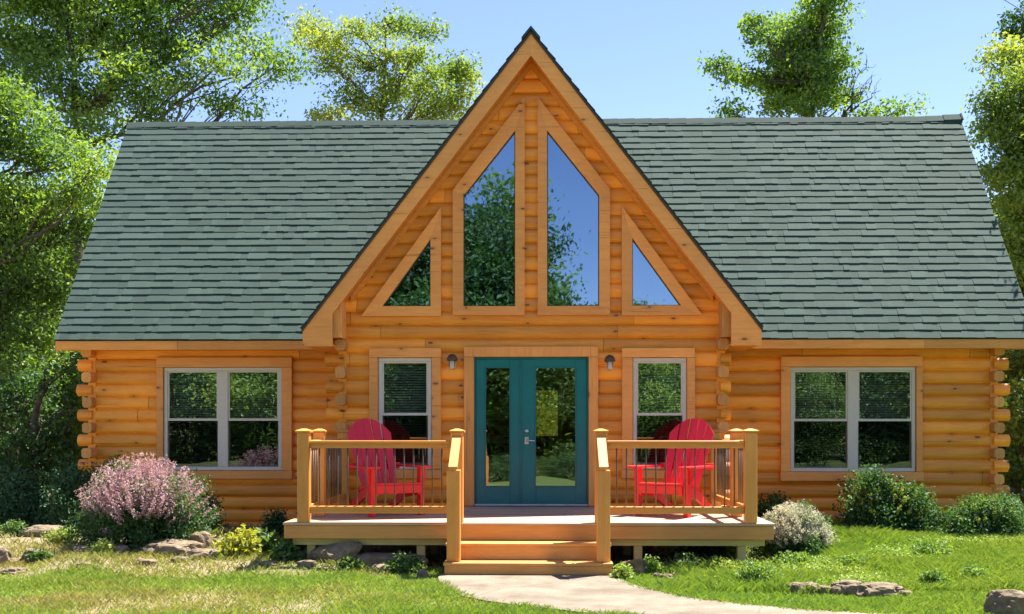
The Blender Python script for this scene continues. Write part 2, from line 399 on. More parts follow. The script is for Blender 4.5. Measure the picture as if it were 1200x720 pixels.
ii, jj = np.meshgrid(np.arange(nx-1), np.arange(ny-1)); a_ = (jj*nx+ii).ravel()
F = np.stack([a_, a_+1, a_+nx+1, a_+nx], 1); ctr = V[F].mean(1)
tag(npmesh('ground', V, F, dry(ctr[:, 0], ctr[:, 1]), M['ground'], None, True), kind='structure')
mb = MB(); mb.prism_z(PATH, -.06, .028, .5)
tag(mb.build('path', M['concrete']), kind='structure')

# grass
def grass(n, x0, x1, y0, y1, hmin, hmax, keep):
    x = rng.uniform(x0, x1, n); y = rng.uniform(y0, y1, n); k = keep(x, y) > rng.random(n); x = x[k]; y = y[k]; n = len(x)
    z = ground_h(x, y) - .004; h = rng.uniform(hmin, hmax, n) * (.6 + .8*vnoise(x, y, 1.7)); a = rng.uniform(0, 2*np.pi, n); w_ = rng.uniform(.003, .007, n)
    lean = rng.uniform(.3, 1.3, n) * h; b = rng.uniform(0, 2*np.pi, n)
    P = np.stack([x, y, z], 1)
    d = np.stack([np.cos(a)*w_, np.sin(a)*w_, 0*w_], 1)
    m1 = P + np.stack([np.cos(b)*lean*.35, np.sin(b)*lean*.35, h*.6], 1)
    tip = P + np.stack([np.cos(b)*lean, np.sin(b)*lean, h], 1)
    V = np.stack([P-d, P+d, m1+d*.7, tip], 1).reshape(-1, 3)
    F = np.arange(n*4).reshape(n, 4)
    tn = np.clip(dry(x, y)*.9 + rng.normal(0, .14, n), 0, 1)
    return V, F, tn
def keep_lawn(x, y):
    k = 1 - .72*sstep(.38, .75, dry(x, y))
    k = np.where(in_path(x, y) & in_path(x+.05, y+.05) & in_path(x-.05, y-.05) & in_path(x+.05, y-.05) & in_path(x-.05, y+.05), 0, k)
    k = np.where((np.abs(x-XC) < 3.0) & (y > 13.1), .04, k)
    k = np.where((np.abs(x-XC) < .97) & (y > 12.35), 0, k)
    return np.where(y > 17.0, 0, k)
P1 = grass(330000, -7.5, 8.2, 9.2, 14.0, .03, .075, keep_lawn)
P2 = grass(150000, 1.2, 9.0, 11.2, 15.8, .06, .15, lambda x, y: keep_lawn(x, y) * sstep(1.2, 2.4, x))
P3 = grass(30000, -9, 9, 13.5, 17, .05, .13, lambda x, y: keep_lawn(x, y)*.8)
Vs = []; Fs = []; Ts = []; o = 0
for V_, F_, T_ in (P1, P2, P3): Vs.append(V_); Fs.append(F_+o); Ts.append(T_); o += len(V_)
g = npmesh('lawn_grass', np.concatenate(Vs), np.concatenate(Fs), np.concatenate(Ts), M['grass'])
tag(g, 'short green and dry lawn grass around the concrete path', 'grass', kind='stuff')

# ------------------------------------------------------------------ cabin
cabin = thing('log_cabin', 'honey coloured log cabin with green shingle roof and tall front gable', 'house', (XC, 17.1, 0))
PIT = .195; Z0 = 2.945 - 14*PIT      # log seams
def logwall(name, O, U, Nrm, xl, xr, z0, z1, openings, material, amp=.043, parent=cabin):
    """O origin, U unit along, Nrm outward; xl/xr functions of z; openings: list of (za, zb, l(z), r(z))"""
    zs = set([z0, z1])
    k0 = int(math.floor((z0-Z0)/PIT)); k1 = int(math.ceil((z1-Z0)/PIT))
    for k in range(k0, k1+1):
        for q in (0, .05, .14, .27, .42, .58, .73, .86, .95):
            z = Z0+(k+q)*PIT
            if z0 < z < z1: zs.add(z)
    for op in openings:
        for z in (op[0], op[1]):
            if z0 < z < z1: zs.add(z)
    zs = sorted(zs); V = []; F = []; T = []
    tints = {}; joints = {}
    for za, zb in zip(zs[:-1], zs[1:]):
        if zb-za < 1e-5: continue
        zm = (za+zb)/2; k = int(math.floor((zm-Z0)/PIT))
        if k not in joints:
            js = []; u_ = -8+random.uniform(0, 3)
            while u_ < 24: js.append(u_); u_ += random.uniform(2.2, 4.6)
            joints[k] = js; tints[k] = [random.random() for _ in range(len(js)+1)]
        def d(z, u):
            q = (z-Z0)/PIT-k; q = min(1, max(0, q)); am = amp*(.92+.12*math.sin(k*7.3)) + .004*math.sin(u*1.7+k*2.1) + .003*math.sin(u*5.1+k)
            return am*(1-abs(2*q-1)**3.4)
        segs = [(xl, xr)]
        act = sorted([op for op in openings if op[0] < zm < op[1]], key=lambda op: op[2](zm))
        bounds = []; cur = xl
        for op in act: bounds.append((cur, op[2])); cur = op[3]
        bounds.append((cur, xr))
        for fl, fr in bounds:
            la, ra, lb, rb = fl(za), fr(za), fl(zb), fr(zb)
            if ra-la < 1e-4 and rb-lb < 1e-4: continue
            ra = max(la, ra); rb = max(lb, rb)
            n = max(1, int(math.ceil((ra-la)/.45)))
            fr_ = [i/n for i in range(n+1)]; gaps = []
            if ra-la > .3:
                for j_ in joints[k]:
                    if la+.05 < j_ < ra-.05: f_ = (j_-la)/(ra-la); e_ = .003/(ra-la); fr_ += [f_-e_, f_+e_]; gaps.append(f_)
            fr_.sort()
            for f0, f1 in zip(fr_[:-1], fr_[1:]):
                ua0 = la+(ra-la)*f0; ua1 = la+(ra-la)*f1; ub0 = lb+(rb-lb)*f0; ub1 = lb+(rb-lb)*f1
                gap = any(f0 < g_ < f1 for g_ in gaps)
                o = len(V)
                for u, z in ((ua0, za), (ua1, za), (ub1, zb), (ub0, zb)):
                    dd = d(z, u) - (.02 if gap else 0); V.append((O[0]+U[0]*u+Nrm[0]*dd, O[1]+U[1]*u+Nrm[1]*dd, z))
                um = (ua0+ua1)/2; pi = sum(1 for j_ in joints[k] if j_ < um)
                F.append((o, o+1, o+2, o+3)); T.append(tints[k][pi])
    return npmesh(name, V, F, T, material, parent)
def rect(x0, x1, za, zb): return (za, zb, lambda z, a=x0: a, lambda z, a=x1: a)
def lin(p, q): return lambda z: p[0] + (q[0]-p[0])*(z-p[1])/(q[1]-p[1])

YW = 15.83; YC = 15.735             # gable wall plane, casing front
WL, WR = -2.86, 2.57                # gable wall corners
WC = (WL+WR)/2
GAP = 7.18; SL = 1.294              # gable roof ridge height and slope
RX = XC + .005
gw_l = lambda z: max(WL, RX-(GAP-.26-z)/SL) if z < GAP-.26 else RX
gw_r = lambda z: min(WR, RX+(GAP-.26-z)/SL) if z < GAP-.26 else RX
# window survey (pixel corners in the photo at the wall distance)
def G(px, py, y=YC): return at(px, py, y)
ops = []
def mirror(poly): return [(2*RX-x, z) for x, z in poly][::-1]
bigL_out = [G(530.5, 369.5), G(614.8, 369.5), G(614.8, 114), G(530.5, 223)]
bigL_in = [G(543, 359), G(603.7, 359), G(603.7, 153), G(543, 229.5)]
smL_out = [G(423.5, 370.5), G(516.7, 370.5), G(516.7, 243)]
smL_in = [G(448, 359), G(504.5, 359), G(504.5, 280)]
def ring(mb, outer, inner, y0, y1):
    n = len(outer)
    for i in range(n):
        j = (i+1) % n; tn = random.random()
        a, b_, c_, d_ = outer[i], outer[j], inner[j], inner[i]
        vs = [(a[0], y0, a[1]), (b_[0], y0, b_[1]), (c_[0], y0, c_[1]), (d_[0], y0, d_[1]), (a[0], y1, a[1]), (b_[0], y1, b_[1]), (c_[0], y1, c_[1]), (d_[0], y1, d_[1])]
        mb.add(vs, [(0, 1, 2, 3), (4, 7, 6, 5), (0, 4, 5, 1), (1, 5, 6, 2), (2, 6, 7, 3), (3, 7, 4, 0)], tn)
def inset(poly, d):
    n = len(poly); c = (sum(p[0] for p in poly)/n, sum(p[1] for p in poly)/n); lines = []
    for i in range(n):
        (x0, z0), (x1, z1) = poly[i], poly[(i+1) % n]; L = math.hypot(x1-x0, z1-z0); nx_, nz_ = -(z1-z0)/L, (x1-x0)/L
        if (c[0]-x0)*nx_+(c[1]-z0)*nz_ < 0: nx_, nz_ = -nx_, -nz_
        lines.append((nx_, nz_, nx_*(x0)+nz_*(z0)+d))
    out = []
    for i in range(n):
        a1, b1, c1 = lines[i-1]; a2, b2, c2 = lines[i]; D = a1*b2-a2*b1
        out.append(((c1*b2-c2*b1)/D, (a1*c2-a2*c1)/D))
    return out
def opening_of(poly):
    """convex polygon with a flat bottom -> opening tuples for logwall (split at its heights)"""
    zs = sorted(set(round(p[1], 6) for p in poly)); res = []
    n = len(poly)
    for za, zb in zip(zs[:-1], zs[1:]):
        if zb-za < 1e-3: continue
        zm = (za+zb)/2; cr = []
        for i in range(n):
            p, q = poly[i], poly[(i+1) % n]
            if (p[1]-zm)*(q[1]-zm) < 0:
                f = lin(p, q); cr.append((f(zm), f))
        cr.sort(key=lambda c: c[0]); res.append((za, zb, cr[0][1], cr[-1][1]))
    return res
def gable_window(outer, inner, label):
    m_ = MB(); ring(m_, outer, inner, YC, YC+.13); wo = m_.build('window', M['trim'], cabin); wo['label'] = label
    in2 = inset(inner, .012); m_ = MB(); ring(m_, inset(inner, .0005), in2, YC+.05, YC+.09); m_.build('frame', M['dark'], wo)
    m_ = MB(); m_.prism(inset(inner, .006), YC+.066, YC+.074); m_.build('pane', M['glass_gable'], wo)
    ops.extend(opening_of(inset(inner, -.02)))
gable_window(bigL_out, bigL_in, 'tall slanted gable window, left of centre')
gable_window(mirror(bigL_out), mirror(bigL_in), 'tall slanted gable window, right of centre')
gable_window(smL_out, smL_in, 'small triangular gable window at the left')
gable_window(mirror(smL_out), mirror(smL_in), 'small triangular gable window at the right')

def sash_window(px, yc, double, wall_ops, label):
    """px: dict of casing / frame / glass pixel rects"""
    co = px['casing']; fr = px['frame']
    (cx0, cz1), (cx1, cz0) = at(co[0], co[1], yc), at(co[2], co[3], yc)
    (fx0, fz1), (fx1, fz0) = at(fr[0], fr[1], yc+.04), at(fr[2], fr[3], yc+.04)
    m_ = MB(); e = .004
    m_.bbox((cx0, yc, fz1+e), (cx1, yc+.13, cz1)); m_.bbox((cx0-.01, yc-.012, cz0), (cx1+.01, yc+.13, fz0-e))
    m_.bbox((cx0, yc+.003, fz0-e+.002), (fx0-e, yc+.13, fz1+e-.002)); m_.bbox((fx1+e, yc+.003, fz0-e+.002), (cx1, yc+.13, fz1+e-.002))
    wo = m_.build('window', M['trim'], cabin); wo['label'] = label
    wall_ops.append(rect(fx0-.02, fx1+.02, fz0-.03, fz1+.03))
    fw = .055; m_ = MB(); y0 = yc+.035; y1 = yc+.115
    m_.bbox((fx0, y0, fz1-fw), (fx1, y1, fz1)); m_.bbox((fx0, y0, fz0), (fx1, y1, fz0+fw))
    m_.bbox((fx0, y0+.002, fz0+fw), (fx0+fw, y1, fz1-fw)); m_.bbox((fx1-fw, y0+.002, fz0+fw), (fx1, y1, fz1-fw))
    units = [(fx0+fw, fx1-fw)]
    if double:
        xm = (fx0+fx1)/2; m_.bbox((xm-.08, y0+.002, fz0+fw), (xm+.08, y1, fz1-fw)); units = [(fx0+fw, xm-.08), (xm+.08, fx1-fw)]
    m_.build('frame', M['vinyl'], wo)
    zm = (fz0+fz1)/2-.01
    for a_, b_ in units:
        s_ = MB(); sw = .022
        for (za, zb, yy) in ((zm-.018, fz1-fw, y0+.018), (fz0+fw, zm+.018, y0+.042)):
            s_.box((a_, yy, za), (b_, yy+.022, za+.036)); s_.box((a_, yy, zb-sw), (b_, yy+.022, zb)); s_.box((a_, yy+.001, za+.036), (a_+sw, yy+.021, zb-sw)); s_.box((b_-sw, yy+.001, za+.036), (b_, yy+.021, zb-sw))
        s_.build('sash', M['vinyl'], wo)
        p_ = MB(); p_.box((a_+.01, y0+.027, zm+.01), (b_-.01, y0+.032, fz1-fw-.01)); p_.build('pane', M['glass'], wo)
        p_ = MB(); p_.box((a_+.01, y0+.051, fz0+fw+.01), (b_-.01, y0+.056, zm-.01)); p_.build('pane', M['glass'], wo)
        p_ = MB(); p_.box((a_+.004, y0+.030, fz0+fw+.004), (b_-.004, y0+.032, zm-.02)); p_.build('insect_screen', M['screen'], wo)
        bl = MB(); z = fz0+.05
        while z < fz1-.05:
            bl.add([(a_-.02, y1+.03, z), (b_+.02, y1+.03, z), (b_+.02, y1+.052, z+.021), (a_-.02, y1+.052, z+.021)], [(0, 1, 2, 3)]); z += .036
        bl.build('blind', M['blind'], wo)
sash_window(dict(casing=(432.5, 408, 516.7, 561), frame=(443.5, 419.6, 506, 550)), YC, False, ops, 'narrow sash window behind the left red chair')
sash_window(dict(casing=(729, 408, 814.5, 561), frame=(741.5, 419.6, 804.4, 550)), YC, False, ops, 'narrow sash window behind the right red chair')

# door
DZ = .558                           # deck top
(dx0, dz1) = G(556, 419, YC+.05); (dx1, _) = G(689.3, 419, YC+.05); dz0 = DZ+.02
(cx0, cz1) = G(543.5, 406.5); (cx1, _) = G(701, 406.5)
m_ = MB(); m_.bbox((cx0, YC, dz1+.004), (cx1, YC+.13, cz1)); m_.bbox((cx0, YC+.003, DZ+.006), (dx0-.004, YC+.13, dz1+.002)); m_.bbox((dx1+.004, YC+.003, DZ+.006), (cx1, YC+.13, dz1+.002))
dcase = m_.build('door_casing', M['trimv'], cabin)
ops.append(rect(dx0-.02, dx1+.02, DZ-.02, dz1+.02))
m_ = MB(); m_.bbox((dx0, YC+.03, DZ+.004), (dx1, YC+.14, dz0+.012)); m_.build('threshold', M['thresh'], dcase)
m_ = MB(); m_.box((dx0-.002, YC+.04, dz1-.025), (dx1+.002, YC+.12, dz1)); m_.box((dx0-.002, YC+.042, dz0+.014), (dx0+.02, YC+.12, dz1-.026)); m_.box((dx1-.02, YC+.042, dz0+.014), (dx1+.002, YC+.12, dz1-.026)); m_.build('door_frame', M['tealtrim'], dcase)
def leaf(xa, xb, gpx0, gpx1, label, handle):
    ya, yb = YC+.055, YC+.10; (ga, gt) = G(gpx0, 431.5, ya); (gb, gz) = G(gpx1, 569.7, ya)
    za, zb = dz0+.016, dz1-.028; m_ = MB()
    m_.bbox((xa, ya, za), (ga, yb, zb), .004, .5); m_.bbox((gb, ya, za), (xb, yb, zb), .004, .5)
    m_.box((ga, ya+.0005, za), (gb, yb, gz), .5); m_.box((ga, ya+.0005, gt), (gb, yb, zb), .5)
    d_ = m_.build('door', M['teal'], cabin); d_['label'] = label
    b_ = MB(); e = .02
    b_.box((ga-e, ya-.008, gt), (gb+e, ya+.01, gt+e)); b_.box((ga-e, ya-.008, gz-e), (gb+e, ya+.01, gz)); b_.box((ga-e, ya-.007, gz), (ga, ya+.01, gt)); b_.box((gb, ya-.007, gz), (gb+e, ya+.01, gt)); b_.build('glazing_bead', M['tealtrim'], d_)
    p_ = MB(); p_.box((ga, ya+.02, gz), (gb, ya+.026, gt)); p_.build('pane', M['glass_door'], d_)
    if handle:
        hx, hz = G(617.2, 516.5, ya); _, bz = G(617, 505.5, ya)
        h_ = MB(); h_.box((hx-.028, ya-.008, hz-.05), (hx+.028, ya, hz+.05)); h_.tube([(hx, ya-.005, hz), (hx, ya-.055, hz), (hx+.05, ya-.06, hz), (hx+.12, ya-.055, hz-.006)], [.012, .012, .011, .009], 8); h_.build('handle', M['steel'], d_)
        k_ = MB(); k_.tube([(hx, ya, bz), (hx, ya-.022, bz)], .028, 14); k_.build('deadbolt', M['steel'], d_)
xm = G(610.5, 500, YC+.05)[0]
leaf(dx0+.022, xm-.003, 569.5, 597, 'narrow left door leaf', False)
leaf(xm+.003, dx1-.022, 628, 674, 'wide right door leaf with the handle', True)
m_ = MB(); m_.box((xm-.022, YC+.045, dz0+.016), (xm+.022, YC+.056, dz1-.028), .5); m_.build('astragal', M['tealtrim'], dcase)

gable_wall = logwall('wall', (0, YW), (1, 0), (0, -1), gw_l, gw_r, .30, GAP-.27, ops, M['log'])
gable_wall['label'] = 'projecting log gable wall around the door'

# wing walls
YV = 17.15; HL, HR = -7.02, 6.93     # wing corners
wops = []
sash_window(dict(casing=(183.3, 419, 342, 561.5), frame=(192.5, 431, 330.5, 551.5)), YV-.095, True, wops, 'double sash window in the left wing')
sash_window(dict(casing=(915, 418, 1081, 564), frame=(926, 430.5, 1072.5, 553)), YV-.095, True, wops, 'double sash window in the right wing')
lw = logwall('wall', (0, YV), (1, 0), (0, -1), lambda z: HL, lambda z: WL, .12, 3.28, [w_ for w_ in wops[:1]], M['log']); lw['label'] = 'log wall of the left wing'
rw = logwall('wall', (0, YV), (1, 0), (0, -1), lambda z: WR, lambda z: HR, .12, 3.28, [w_ for w_ in wops[1:]], M['log']); rw['label'] = 'log wall of the right wing'
YB = 22.1; RIDGE_Y = 19.62; RIDGE_Z = 7.11; EAVE_Y = 16.62; EAVE_Z = 3.00
MSL = (RIDGE_Z-EAVE_Z)/(RIDGE_Y-EAVE_Y)
endw_l = lambda z: YV if z < 3.4 else max(YV, RIDGE_Y-(RIDGE_Z-.12-z)/MSL)
endw_r = lambda z: YB if z < 3.4 else min(YB, RIDGE_Y+(RIDGE_Z-.12-z)/MSL)
for xx, nn in ((HL, -1), (HR, 1)):
    logwall('wall', (xx, 0), (0, 1), (nn, 0), endw_l, endw_r, .12, RIDGE_Z-.13, [], M['log_side'])
for xx, nn in ((WL, -1), (WR, 1)):
    logwall('wall', (xx, 0), (0, 1), (nn, 0), lambda z: YW, lambda z: YV, .25, 3.2, [], M['log_side'])
bx0, bz1 = at(627.5, 457, YB); bx1, bz0 = at(654.5, 512, YB)
logwall('wall', (0, YB), (1, 0), (0, 1), lambda z: HL, lambda z: HR, .12, 3.3, [rect(bx0, bx1, bz0, bz1)], M['log'])
m_ = MB(); ring(m_, [(bx0-.1, bz0-.1), (bx1+.1, bz0-.1), (bx1+.1, bz1+.1), (bx0-.1, bz1+.1)], [(bx0+.02, bz0+.02), (bx1-.02, bz0+.02), (bx1-.02, bz1-.02), (bx0+.02, bz1-.02)], YB-.06, YB+.12)
wo = m_.build('window', M['trim'], cabin); m_ = MB(); m_.box((bx0, YB+.02, bz0), (bx1, YB+.026, bz1)); m_.build('pane', M['glass_back'], wo)
# floor + upper floor + foundation + room partitions (dim interior seen through the panes)
m_ = MB(); m_.box((HL+.02, YV+.02, .30), (HR-.02, YB-.02, DZ)); m_.box((WL+.02, YW+.06, .30), (WR-.02, YV+.019, DZ-.002)); m_.box((HL+.02, YV+.3, 3.02), (HR-.02, YB-.3, 3.10)); m_.box((-2.3, YV+.4, DZ+.002), (-2.2, YB-.03, 3.0)); m_.box((2.0, YV+.4, DZ+.002), (2.1, YB-.03, 3.0)); m_.build('floor', M['dark'], cabin)
m_ = MB(); m_.box((HL+.05, YV-.02, -.2), (HR-.05, YB, .115)); m_.box((WL+.05, YW+.02, -.2), (WR-.05, YV-.021, .245)); m_.build('foundation', M['foundation'], cabin)

for xx, yy in ((HL, YB), (HR, YB), (HL, YV), (HR, YV), (WL, YW), (WR, YW)):  # blocks added inside the wall corners to stop light leaking in
    sx = -1 if xx < 0 else 1; sy = 1 if yy == YB else -1; m_ = MB()
    m_.box((min(xx+sx*.035, xx-sx*.08), min(yy+sy*.035, yy-sy*.08), .13), (max(xx+sx*.035, xx-sx*.08), max(yy+sy*.035, yy-sy*.08), 2.98)); m_.build('corner_light_stop', M['log_side'], cabin)
# corner logs: alternate logs run past the corner, cross-wall log ends face the camera
def log_profile(zc, hh=.095, dd=.078):
    return [(dd*(1-abs(q)**2.4), zc+q*PIT/2) for q in (-1, -.9, -.72, -.46, -.16, .16, .46, .72, .9, 1)]
def corner(xw, yw, sgn, z0, z1, name='corner_logs', ext=.22):
    z = Z0+.5*PIT
    while z < z1:
        if z > z0:
            L = ext*random.uniform(.93, 1.07)
            if int(round((z-Z0-.5*PIT)/PIT)) % 2 == 0:
                pr = log_profile(z); poly = [(yw-d, zz) for d, zz in pr] + [(yw+.10, pr[-1][1]), (yw+.10, pr[0][1])]
                poly = [(y, min(max(zz, z-PIT*.47), z+PIT*.47)) for y, zz in poly]
                a_ = MB(); a_.prism_x(poly, xw-sgn*.03, xw+sgn*L); a_.build('corner_log', M['log'], cabin)
            else:
                # cross-wall log end: chamfered block facing front
                hw = .074; x0 = xw+sgn*.0; hh = PIT*.40; cx = xw-sgn*.02; e = .03
                poly = [(cx-hw+e, z-hh), (cx+hw-e, z-hh), (cx+hw, z-hh+e), (cx+hw, z+hh-e), (cx+hw-e, z+hh), (cx-hw+e, z+hh), (cx-hw, z+hh-e), (cx-hw, z-hh+e)]
                b_ = MB(); b_.prism(poly, yw-.24*random.uniform(.92, 1.06), yw+.05); b_.build('log_end', M['log_end'], cabin)
        z += PIT
corner(WL, YW, -1, .35, 2.95); corner(WR, YW, 1, .35, 2.95, ext=.12)
corner(HL, YV, -1, .2, 2.95, ext=.2); corner(HR, YV, 1, .2, 2.95, ext=.2)

# ---- roofs
def slope(name, eL, eR, top, ncourse, clip=None, parent=cabin, extra=0):
    """eL,eR: eave end points, top: the vector from eave to ridge. tabs laid course by course"""
    eL = Vector(eL); eR = Vector(eR); up = Vector(top); U = (eR-eL); W_ = U.length; U.normalize(); L = up.length; un = up.normalized()
    Nn = U.cross(un).normalized()
    if Nn.z < 0: Nn = -Nn
    V = []; F = []; T = []
    ex = L/ncourse
    def slab(u0, u1, v0, v1, th0, th1, tn, j0=0, j1=0):
        o = len(V)
        for (u, v, h) in ((u0, v0+j0, 0), (u1, v0+j1, 0), (u1, v1, 0), (u0, v1, 0), (u0, v0+j0, th0), (u1, v0+j1, th0), (u1, v1, th1), (u0, v1, th1)):
            V.append(tuple(eL+U*u+un*v+Nn*h))
        for f in ((4, 5, 6, 7), (0, 1, 5, 4), (1, 2, 6, 5), (3, 0, 4, 7)): F.append(tuple(o+i for i in f)); T.append(tn)
    for c in range(ncourse):
        v0 = c*ex; v1 = min(v0+ex*1.25, L)
        spans = [(0, W_)] if clip is None else clip(v0+ex*.5)
        base = random.uniform(-.08, .08)
        for a_, b_ in spans:
            u = a_ - random.uniform(0, .3)
            while u < b_:
                w1 = random.choice((.09, .12, .16, .22, .3)); u0 = max(u, a_); u1 = min(u+w1, b_)
                if u1-u0 > .01:
                    thick = random.random() < .52; jj = random.uniform(-.006, .006)
                    th = .021 if thick else .0155
                    slab(u0, u1-.0005, v0, v1, th+random.uniform(-.001, .001), .002, min(1, max(0, .5+base+random.gauss(0, .12)+(.02 if thick else -.02))), jj, jj)
                u += w1
    o = npmesh(name, V, F, T, M['shingle'], parent)
    # sheathing under the shingles
    return o
ML, MR = -7.36, 7.33
def gclip(v):
    z = EAVE_Z + v/math.hypot(MSL, 1)*MSL
    hw = max(0, (GAP-.05-z)/SL)
    if hw <= 0: return [(0, MR-ML)]
    return [(0, RX-hw-ML), (RX+hw-ML, MR-ML)]
r_main = slope('roof', (ML, EAVE_Y-.03, EAVE_Z), (MR, EAVE_Y-.03, EAVE_Z), (0, RIDGE_Y-EAVE_Y+.03, RIDGE_Z-EAVE_Z), 33, gclip)
r_main['label'] = 'main green shingle roof slope'
EB = 2*RIDGE_Y-EAVE_Y
slope('roof', (MR, EB, EAVE_Z), (ML, EB, EAVE_Z), (0, RIDGE_Y-EB, RIDGE_Z-EAVE_Z), 29)
YR = 15.35                           # rake front plane
GE = 3.19; GEZ = GAP - GE*SL
GB = RIDGE_Y-.1
g1 = slope('gable_roof', (RX-GE, GB, GEZ), (RX-GE, YR-.03, GEZ), (GE, 0, GAP-GEZ), 29); g1['label'] = 'left shingle slope of the front gable'
g2 = slope('gable_roof', (RX+GE, YR-.03, GEZ), (RX+GE, GB, GEZ), (-GE, 0, GAP-GEZ), 29); g2['label'] = 'right shingle slope of the front gable'
# sheathing of the main roof (clipped round the gable) and of the gable roof
sh = MB(); th = .03
def quad_slab(mb, pts, dz):
    n = len(pts); vs = [tuple(p) for p in pts]+[(p[0], p[1], p[2]-dz) for p in pts]
    mb.add(vs, [tuple(range(n)), tuple(range(2*n-1, n-1, -1))]+[(i, i+n, (i+1) % n+n, (i+1) % n) for i in range(n)])
hwe = (GAP-.06-EAVE_Z)/SL
for s_, xe in ((-1, ML), (1, MR)):
    quad_slab(sh, [(xe, EAVE_Y, EAVE_Z-.008), (RX+s_*hwe, EAVE_Y, EAVE_Z-.008), (RX+s_*.03, RIDGE_Y, RIDGE_Z-.008), (xe, RIDGE_Y, RIDGE_Z-.008)], .05)
quad_slab(sh, [(ML, EB, EAVE_Z-.008), (MR, EB, EAVE_Z-.008), (MR, RIDGE_Y, RIDGE_Z-.008), (ML, RIDGE_Y, RIDGE_Z-.008)], .05)
sh.build('roof_deck', M['dark'], r_main)
sh = MB()
for s_ in (-1, 1):
    quad_slab(sh, [(RX+s_*GE, YR-.02, GEZ-.006), (RX, YR-.02, GAP-.006), (RX, GB, GAP-.006), (RX+s_*GE, GB, GEZ-.006)], .05)
sh.build('roof_deck', M['dark'], g1)
# ridge caps
rc = MB(); x = ML-.01
while x < MR:
    x1 = min(x+.30, MR+.01); lift = .012+random.uniform(0, .004) + (.05*max(0, (x-6.6)/.7) if x > 6.6 else 0)
    for s_ in (-1, 1):
        ys = RIDGE_Y+s_*.09; zs_ = RIDGE_Z-.09*MSL
        rc.add([(x, RIDGE_Y, RIDGE_Z+lift+.012), (x1+.02, RIDGE_Y, RIDGE_Z+lift+.02), (x1+.02, ys, zs_+lift+.03), (x, ys, zs_+lift+.02), (x, RIDGE_Y, RIDGE_Z), (x1, RIDGE_Y, RIDGE_Z), (x1, ys, zs_+.01), (x, ys, zs_+.01)],
               [(0, 1, 2, 3), (3, 2, 6, 7), (0, 3, 7, 4), (1, 5, 6, 2)], random.random()*.3)
    x = x1
rc.build('ridge_cap', M['shingle'], r_main)
rc = MB(); y = YR-.05
while y < GB:
    y1 = min(y+.28, GB)
    for s_ in (-1, 1):
        xs = RX+s_*.13; zs_ = GAP-.13*SL
        rc.add([(RX, y, GAP+.045), (RX, y1, GAP+.04), (xs, y1, zs_+.05), (xs, y, zs_+.055), (RX, y, GAP), (RX, y1, GAP), (xs, y1, zs_+.01), (xs, y, zs_+.01)], [(0, 1, 2, 3), (3, 2, 6, 7), (0, 3, 7, 4), (1, 5, 6, 2)])
    y = y1
rc.build('ridge_cap', M['shingle'], g2)
# main eave fascia + soffit
fh = .135
for s_, xe in ((-1, ML+.01), (1, MR-.01)):
    xi = RX+s_*(GE-.02)
    a_, b_ = sorted((xe, xi)); m_ = MB()
    xx = a_
    xm_ = a_+(b_-a_)*(.46 if s_ < 0 else .62)
    for q0, q1 in ((a_, xm_-.0015), (xm_+.0015, b_)): m_ = MB(); m_.bbox((q0, EAVE_Y-.012, EAVE_Z-.06-fh+.05), (q1, EAVE_Y+.022, EAVE_Z-.012), .003); m_.build('fascia', M['fascia'], cabin)
    m_ = MB(); m_.box((a_, EAVE_Y+.023, EAVE_Z-.125), (b_, YV-.0, EAVE_Z-.10)); m_.build('soffit', M['fascia'], cabin)
# gable-end rake boards of the main roof
for s_, xe in ((-1, ML), (1, MR)):
    for sy in (-1, 1):
        m_ = MB(); ye = RIDGE_Y+sy*(RIDGE_Y-EAVE_Y)
        pr = [(ye, EAVE_Z-.06), (RIDGE_Y, RIDGE_Z-.06), (RIDGE_Y, RIDGE_Z-.30), (ye, EAVE_Z-.19)]
        a_, b_ = sorted((xe-s_*.012, xe-s_*.05)); m_.prism_x(pr, a_, b_); m_.build('rake_board', M['fascia'], cabin)
